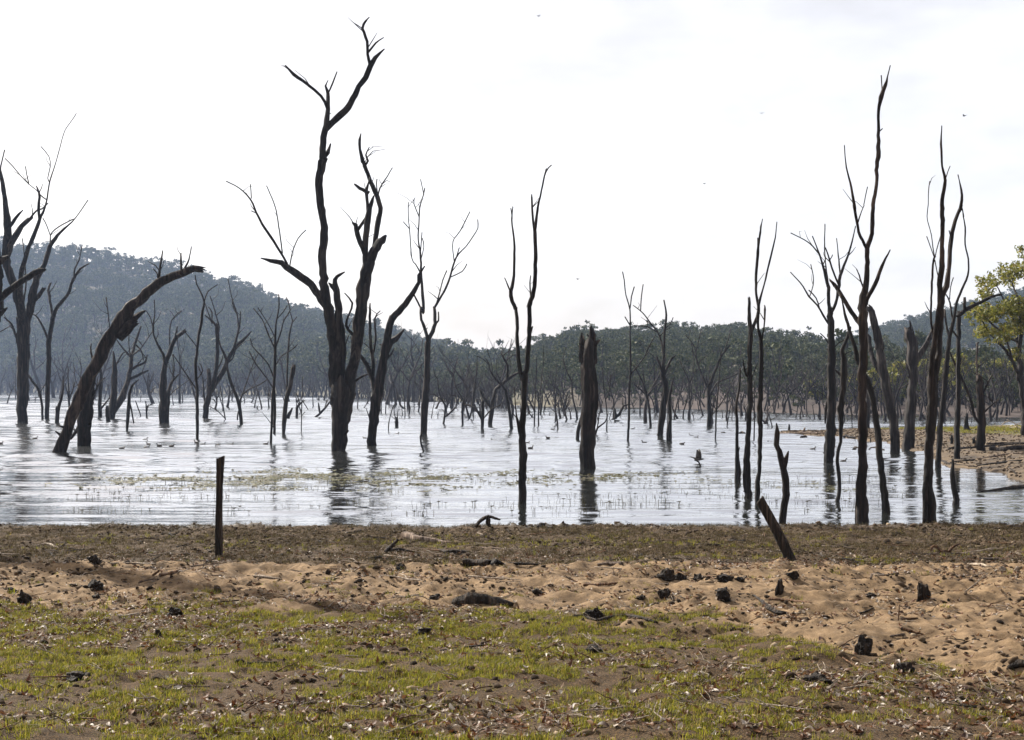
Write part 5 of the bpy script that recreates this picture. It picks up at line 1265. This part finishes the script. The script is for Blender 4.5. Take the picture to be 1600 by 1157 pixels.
# ------------------------------------------------------------------ living eucalyptus trees on the right
def eucalypt(label, base, h, cw, trunk_lines, clumps, mat_b, group=None, per=60, size=0.16, seed=0):
    """trunk_lines: polylines (x,z,y,r) in metres from the base; clumps: (x,y,z,R)"""
    r = np.random.default_rng(seed)
    root = empty('eucalyptus_tree', base)
    for k, ln in enumerate(trunk_lines):
        a = np.array(ln, float); mb = MB()
        t0 = np.linspace(0, 1, len(a)); tt = np.linspace(0, 1, len(a) * 4)
        q = np.stack([np.interp(tt, t0, a[:, c]) for c in range(4)], 1)
        q[1:-1, :3] += r.standard_normal((len(q) - 2, 3)) * q[1:-1, 3:4] * 0.25
        tube(mb, q[:, :3], q[:, 3], 8, int(r.integers(1e6)), 0.08)
        mb.build('trunk' if k == 0 else 'limb', mat_b, root)
    v, q = leaf_cloud(r, np.array([c[:3] for c in clumps]), [c[3] for c in clumps], per, size, flat=0.7, elong=2.0)
    o = link_mesh('crown', quick_mesh('crown', v, q, euc_leaf), root)
    tag(root, label, 'tree', group)
    return root
YE = 62.0
be = np.array([(1604 - CX) / FPX * YE, YE, 0.3])
def we(x, y, dy=0.0):                                          # frame W -> metres from the tree's foot
    q = P(1400 + x * .2594, 380 + y * .2594, YE + dy); return q - be
lines = []
for ln, r0, r1 in (([(782, 1170, 0), (775, 1000, .1), (755, 850, .2), (740, 700, .3), (745, 600, .2), (750, 420, 0), (735, 330, 0)], .17, .05), ([(755, 850, .2), (700, 700, -.3), (640, 620, -.6), (560, 540, -.8), (520, 470, -.9)], .09, .025),
                   ([(745, 650, .2), (700, 450, .6), (640, 330, .8), (600, 240, .9)], .08, .02), ([(742, 600, .2), (660, 560, -.5), (500, 420, -.9), (430, 400, -1)], .06, .02), ([(750, 500, 0), (820, 360, .3), (840, 250, .4), (850, 150, .4)], .09, .03), ([(775, 1000, .1), (850, 850, -.3), (900, 700, -.5), (930, 500, -.6)], .10, .03),
                   ([(735, 330, 0), (700, 240, .4), (720, 170, .4)], .05, .02), ([(700, 700, -.3), (660, 560, -1), (640, 520, -1)], .05, .02)):
    n = len(ln); lines.append([(*we(x, y, dy), r0 + (r1 - r0) * i / (n - 1)) for i, (x, y, dy) in enumerate(ln)])
cl = []
rr_ = np.random.default_rng(4)
def addc(x, y, dy, R, n, spx, spy):
    for _ in range(n):
        q = we(x + rr_.normal() * spx, y + rr_.normal() * spy, dy + rr_.normal() * 0.7); cl.append((*q, R * rr_.uniform(0.35, 0.8)))
addc(590, 225, .9, .42, 16, 40, 30); addc(530, 260, .6, .32, 8, 25, 25); addc(690, 180, .4, .45, 14, 40, 30); addc(760, 150, .3, .45, 12, 40, 30); addc(530, 310, 0, .36, 8, 30, 14)
addc(470, 430, -.9, .42, 14, 35, 28); addc(560, 440, -.7, .45, 16, 45, 25); addc(660, 410, 0, .5, 16, 50, 28); addc(760, 380, .2, .55, 18, 50, 40); addc(540, 530, -.8, .45, 16, 45, 22); addc(640, 540, -1, .42, 14, 40, 24); addc(740, 500, -.2, .5, 14, 40, 30); addc(600, 590, -1, .28, 5, 40, 12)
addc(860, 200, .3, .6, 22, 60, 60); addc(900, 420, -.5, .6, 24, 60, 70); addc(850, 60, .4, .45, 12, 40, 30); addc(720, 660, 0, .32, 6, 25, 20); addc(765, 30, 0, .26, 4, 14, 14)
eucalypt('leafy green eucalyptus tree cut by the right edge of the picture', be, 9, 4, lines, cl, bark_grey, per=300, size=0.078, seed=8)
def shore_euc(k, px, row, top_row, w_px, label):
    Yk = EYE * FPX / (row - HOR); base = np.array([(px - CX) / FPX * Yk, Yk, 0.35]); m_ = Yk / FPX
    h = (row - top_row) * m_; cw = w_px * m_ / 2
    r = np.random.default_rng(700 + k)
    lines = [[(0, 0, -.3, .13), (.1, 0, h * .35, .11), (.2, .1, h * .65, .07), (.1, .1, h * .92, .02)]]
    cls = []
    for _ in range(22):
        a_ = r.uniform(0, 6.28); d = cw * math.sqrt(r.random()); z = h * r.uniform(.3, .97) - d * .25
        cls.append((d * math.cos(a_), d * math.sin(a_), z, r.uniform(.35, .7)))
    for c in cls[:5]: lines.append([(.1, 0, h * .4, .06), (c[0] * .6, c[1] * .6, c[2] * .8, .04), (*c[:3], .015)])
    eucalypt(label, base, h, cw, lines, cls, bark_grey, 'leafy trees along the right far bank', per=150, size=0.2, seed=900 + k)
for k, (px, row, top, w, lb) in enumerate(((1376, 646, 578, 34, 'leafy tree on the far bank behind the tallest right hand tree'), (1408, 646, 570, 36, 'leafy tree on the far bank between heavy trunk and pale trunk'), (1440, 645, 560, 40, 'leafy tree on the far bank right of the pale trunk'),
                         (1474, 645, 566, 40, 'leafy tree on the far bank behind the wavy dark tree'), (1508, 644, 556, 44, 'leafy tree on the far bank right of the limb bearing tree'), (1545, 644, 562, 44, 'leafy tree on the far bank behind the broken snag'), (1582, 644, 558, 44, 'leafy tree on the far bank behind the eucalyptus trunks'),
                         (1330, 645, 592, 30, 'small leafy tree on the far bank left of the tallest tree'), (1272, 642, 598, 26, 'small leafy tree on the far bank left of the spreading tree'))):
    shore_euc(k, px, row, top, w, lb)

# ------------------------------------------------------------------ grass, weeds, clods, litter on the bank
def tuft_proto(i, nb, hmin, hmax, wid, spread, mat, curl=0.5):
    r = np.random.default_rng(1300 + i); V, Q = [], []
    for _ in range(nb):
        a_ = r.uniform(0, 6.28); d = spread * math.sqrt(r.random()); x, y = d * math.cos(a_), d * math.sin(a_)
        h = r.uniform(hmin, hmax); la = r.uniform(0, 6.28); ln = h * r.uniform(0.1, curl * 1.6); w = wid * r.uniform(.6, 1.3)
        px_, py_ = -math.sin(la) * w, math.cos(la) * w
        pts = [(0, 0, -0.01, 1), (0.25, 0.25, 0.55, .8), (1.0, 1.0, 0.95, .1)]
        i0 = len(V)
        for (f1, f2, fz, fw) in pts:
            cx_, cy_ = x + math.cos(la) * ln * f1, y + math.sin(la) * ln * f2
            V += [(cx_ - px_ * fw, cy_ - py_ * fw, h * fz), (cx_ + px_ * fw, cy_ + py_ * fw, h * fz)]
        Q += [(i0, i0 + 1, i0 + 3, i0 + 2), (i0 + 2, i0 + 3, i0 + 5, i0 + 4)]
    return bpy.data.objects.new('grass_tuft', quick_mesh('grass_tuft', np.array(V), np.array(Q), mat))
def clod_proto(i):
    r = np.random.default_rng(1400 + i)
    ph = (1 + 5 ** .5) / 2
    v = np.array([(-1, ph, 0), (1, ph, 0), (-1, -ph, 0), (1, -ph, 0), (0, -1, ph), (0, 1, ph), (0, -1, -ph), (0, 1, -ph), (ph, 0, -1), (ph, 0, 1), (-ph, 0, -1), (-ph, 0, 1)]) / 1.9
    v = v * r.uniform(.6, 1.3, (12, 1)) * np.array([1, r.uniform(.5, 1), r.uniform(.35, .7)])
    f_ = np.array([(0, 11, 5), (0, 5, 1), (0, 1, 7), (0, 7, 10), (0, 10, 11), (1, 5, 9), (5, 11, 4), (11, 10, 2), (10, 7, 6), (7, 1, 8), (3, 9, 4), (3, 4, 2), (3, 2, 6), (3, 6, 8), (3, 8, 9), (4, 9, 5), (2, 4, 11), (6, 2, 10), (8, 6, 7), (9, 8, 1)])
    return bpy.data.objects.new('clod', quick_mesh('clod', v * 0.03, f_, clod_m))
def leaf_mesh(i, mat, L=0.07, W=0.02):
    r = np.random.default_rng(1500 + i); V, Q = [], []
    n = 6; bend = r.uniform(-1.2, 1.8); cup = r.uniform(0.2, 0.9); sweep = r.uniform(-.5, .5)
    for k in range(n):
        t_ = k / (n - 1) - .5; w = W * (1 - (2 * t_) ** 2) ** .8 + 0.0008
        z0 = bend * L * (t_ * t_) * 1.2; y0 = sweep * L * t_ * t_ * 2
        V += [(t_ * L, y0 - w, z0 + cup * w), (t_ * L, y0, z0), (t_ * L, y0 + w, z0 + cup * w * r.uniform(.6, 1.3))]
    for k in range(n - 1): Q += [(k * 3, k * 3 + 1, k * 3 + 4, k * 3 + 3), (k * 3 + 1, k * 3 + 2, k * 3 + 5, k * 3 + 4)]
    V = np.array(V); V[:, 2] -= V[:, 2].min()
    return quick_mesh('fallen_leaf', V, np.array(Q), mat, True)
def twig_mesh(i, mat):
    r = np.random.default_rng(1600 + i); mb = MB(); n = 6
    L_ = r.uniform(.14, .4); pts = np.stack([np.linspace(0, L_, n), np.cumsum(r.normal(0, .012, n)), .006 + np.abs(np.cumsum(r.normal(0, .004, n)))], 1)
    tube(mb, pts, np.linspace(.006, .002, n), 5, i, .15, cap0=True)
    if r.random() < .6: tube(mb, [pts[2], pts[2] + (.05, .04 * r.choice([-1, 1]), .015), pts[2] + (.1, .06 * r.choice([-1, 1]), .02)], [.004, .003, .0015], 5, i + 50)
    return mb.mesh('twig', mat)

def bank_points(n, seed, y0=7.0, y1=26.5, margin=1.08):
    """points evenly over the part of the bank in view"""
    r = np.random.default_rng(seed)
    if margin > 1.05: n, margin = int(n * 1.3), 1.4          # carry on past the frame on both sides
    y = np.sqrt(r.uniform(y0 ** 2, y1 ** 2, n)); x = y * 800 / FPX * margin * r.uniform(-1, 1, n)
    return x, y, r
grass_c = proto_collection('grass_prototypes', [tuft_proto(i, 12 + 2 * i, 0.008, 0.024 + 0.012 * (i % 4), 0.0016 + 0.0003 * (i % 3), 0.025 + 0.008 * (i % 3), grass_m, 0.4 + 0.3 * (i % 3)) for i in range(6)])
x, y, r = bank_points(300000, 21, 6.6, 16.5)
S1, G1 = zones(x, y)
patch = sstep(0.28, 0.52, fbm(x * 1.5, y * 1.5, 3, 81)) * sstep(0.36, 0.64, fbm(x * 5, y * 5, 2, 82)) ** 1.2 + 0.03
right_fade = np.interp(x / y * FPX, [-800, 250, 450, 800], [1, 1, .55, .3])
k = r.random(len(x)) < G1 * patch * 0.52 * right_fade
x1, y1_ = x[k], y[k]
scatter('bank_grass', np.stack([x1, y1_, bank_height(x1, y1_)], 1), r.uniform(.4, 1.05, len(x1)), grass_c, 0.2, 'short patchy green grass covering the near foreground', 'grass')
# a little green among the weeds and along the sand's far edge
x, y, r = bank_points(60000, 22, 13.0, 26.0)
S1, G1 = zones(x, y); shd = shore_Y(x) - y
strip = np.exp(-((y - 19.5) / .45) ** 2) * sstep(-0.5, 3.0, x) + 0.35 * np.exp(-((y - 22.5) / 1.3) ** 2) + 0.22 * S1
k = (r.random(len(x)) < strip * sstep(0.5, 0.66, fbm(x * .9, y * 1.4, 3, 83)) * (0.75 - 0.5 * S1)) & (shd > .6)
x1, y1_ = x[k], y[k]
scatter('bank_grass', np.stack([x1, y1_, bank_height(x1, y1_)], 1), r.uniform(.7, 1.7, len(x1)), grass_c, 0.15, 'thin green grass along the far edge of the sand', 'grass')
weed_c = proto_collection('weed_prototypes', [tuft_proto(20 + i, 11, 0.012, 0.05, 0.0026, 0.05, weed_m, 1.2) for i in range(4)])
x, y, r = bank_points(42000, 23, 18.3, 26.6)
S1, G1 = zones(x, y); shd = shore_Y(x) - y
k = (r.random(len(x)) < (1 - S1) * (1 - G1) * (0.25 + .75 * sstep(.4, .62, fbm(x * 1.1, y * 1.6, 3, 84)))) & (shd > .05)
x1, y1_ = x[k], y[k]
scatter('dry_weeds', np.stack([x1, y1_, bank_height(x1, y1_)], 1), r.uniform(.5, 1.35, len(x1)), weed_c, 0.3, 'trampled dry brown weeds between the sand and the water', 'weeds')
clod_c = proto_collection('clod_prototypes', [clod_proto(i) for i in range(6)])
x, y, r = bank_points(80000, 24, 6.8, 26.6)
S1, G1 = zones(x, y); shd = shore_Y(x) - y
k = (r.random(len(x)) < np.where(S1 > .5, .26, np.where(G1 > .5, .16, .6)) * (0.15 + sstep(.42, .62, fbm(x * .8, y * .8, 3, 85)))) & (shd > -0.02)
x1, y1_ = x[k], y[k]
scatter('soil_clods', np.stack([x1, y1_, bank_height(x1, y1_)], 1), (r.uniform(.3, 1.25, len(x1)) ** 1.4 + (r.random(len(x1)) < .03) * (y1_ > 15) * r.uniform(.4, 1.4, len(x1))), clod_c, 0.5, 'dark crumbs of soil and droppings strewn over the bank', 'soil clods')

r = np.random.default_rng(31)
jj = r.integers(10, len(vs) - 10, 5200); kk = r.integers(5, 260, 5200)
sc_ = r.uniform(0.6, 2.6, len(jj)); ok = SZ[jj, kk] > 0.03
scatter('sandbank_debris', np.stack([X_s[jj, kk], D_s[jj, kk], SZ[jj, kk]], 1)[ok], sc_[ok], clod_c, 0.5, 'dark crumbs and wood bits strewn over the sandbank', 'debris')
jj = r.integers(10, len(vs) - 10, 30000); kk = r.integers(5, 260, 30000); ok = (r.random(30000) < SG[jj, kk] * 0.4) & (SZ[jj, kk] > 0.05)
scatter('sandbank_grass', np.stack([X_s[jj, kk] + r.normal(0, .05, 30000), D_s[jj, kk] + r.normal(0, .15, 30000), SZ[jj, kk]], 1)[ok], r.uniform(1.5, 3.5, ok.sum()), grass_c, 0.2, 'low yellow green grass on the sandbank', 'grass')
leafs = [leaf_mesh(i, leaf_brown if i % 7 < 5 else leaf_pale, 0.05 + .012 * (i % 4), 0.011 + .003 * (i % 3)) for i in range(15)]
lit_c = proto_collection('litter_prototypes', [bpy.data.objects.new('fallen_leaf', m_) for m_ in leafs] + [bpy.data.objects.new('twig', twig_mesh(i, [brown_stick, pale_stick][i % 2])) for i in range(2)])
x, y, r = bank_points(90000, 25, 6.7, 21.0)
S1, G1 = zones(x, y)
litter = (0.10 + .9 * sstep(.42, .62, fbm(x * .9, y * .9, 3, 86))) * np.where(G1 > .4, .62, .36)
k = r.random(len(x)) < litter
x1, y1_ = x[k], y[k]
scatter('leaf_litter', np.stack([x1, y1_, bank_height(x1, y1_) + .004], 1), r.uniform(.4, .95, len(x1)), lit_c, 0.45, 'brown and pale fallen leaves and bark bits littering the grass', 'leaf litter')
# the largest leaves nearest the camera, one by one
x, y, r = bank_points(300, 26, 6.9, 12.5, 1.0)
for i in range(300):
    me_ = leafs[int(r.integers(15))] if i % 3 else leafs[[3, 4, 8, 9, 13, 14][int(r.integers(6))]]
    o = link_mesh('fallen_leaf', me_, ground, (x[i], y[i], gz(x[i], y[i]) + 0.012))
    o.rotation_euler = (r.normal() * .3, r.normal() * .3, r.uniform(0, 6.28)); s_ = r.uniform(.55, 1.05); o.scale = (s_, s_, s_)
# twigs lying about, one by one
tw = [twig_mesh(100 + i, [brown_stick, char, drift, pale_stick][i % 4]) for i in range(12)]
x, y, r = bank_points(295, 27, 7.2, 25.2, 1.0)
for i in range(295):
    o = link_mesh('twig', tw[int(r.integers(12))], ground, (x[i], y[i], gz(x[i], y[i]) + 0.012))
    o.rotation_euler = (0, r.normal() * .06, r.uniform(0, 6.28)); s_ = r.uniform(.35, 1.1) * (1.8 if y[i] > 15 else 1); o.scale = (s_, s_, s_)

# ------------------------------------------------------------------ the air
hm = bpy.data.materials.new('haze_air'); hm.use_nodes = True
t = hm.node_tree; t.nodes.clear()
ho = t.nodes.new('ShaderNodeOutputMaterial'); hv = t.nodes.new('ShaderNodeVolumePrincipled')
hv.inputs['Color'].default_value = (0.52, 0.68, 1.0, 1)
hv.inputs['Density'].default_value = 0.00015
hv.inputs['Anisotropy'].default_value = 0.2
t.links.new(hv.outputs['Volume'], ho.inputs['Volume'])
x0, x1, y0, y1, z0, z1 = -1600, 1600, -120, 1600, -3.0, 150.0
v = np.array([(x0, y0, z0), (x1, y0, z0), (x1, y1, z0), (x0, y1, z0), (x0, y0, z1), (x1, y0, z1), (x1, y1, z1), (x0, y1, z1)], float)
q = np.array([(0, 3, 2, 1), (4, 5, 6, 7), (0, 1, 5, 4), (1, 2, 6, 5), (2, 3, 7, 6), (3, 0, 4, 7)])
haze = tag(link_mesh('haze', quick_mesh('haze', v, q, hm)), kind='stuff')
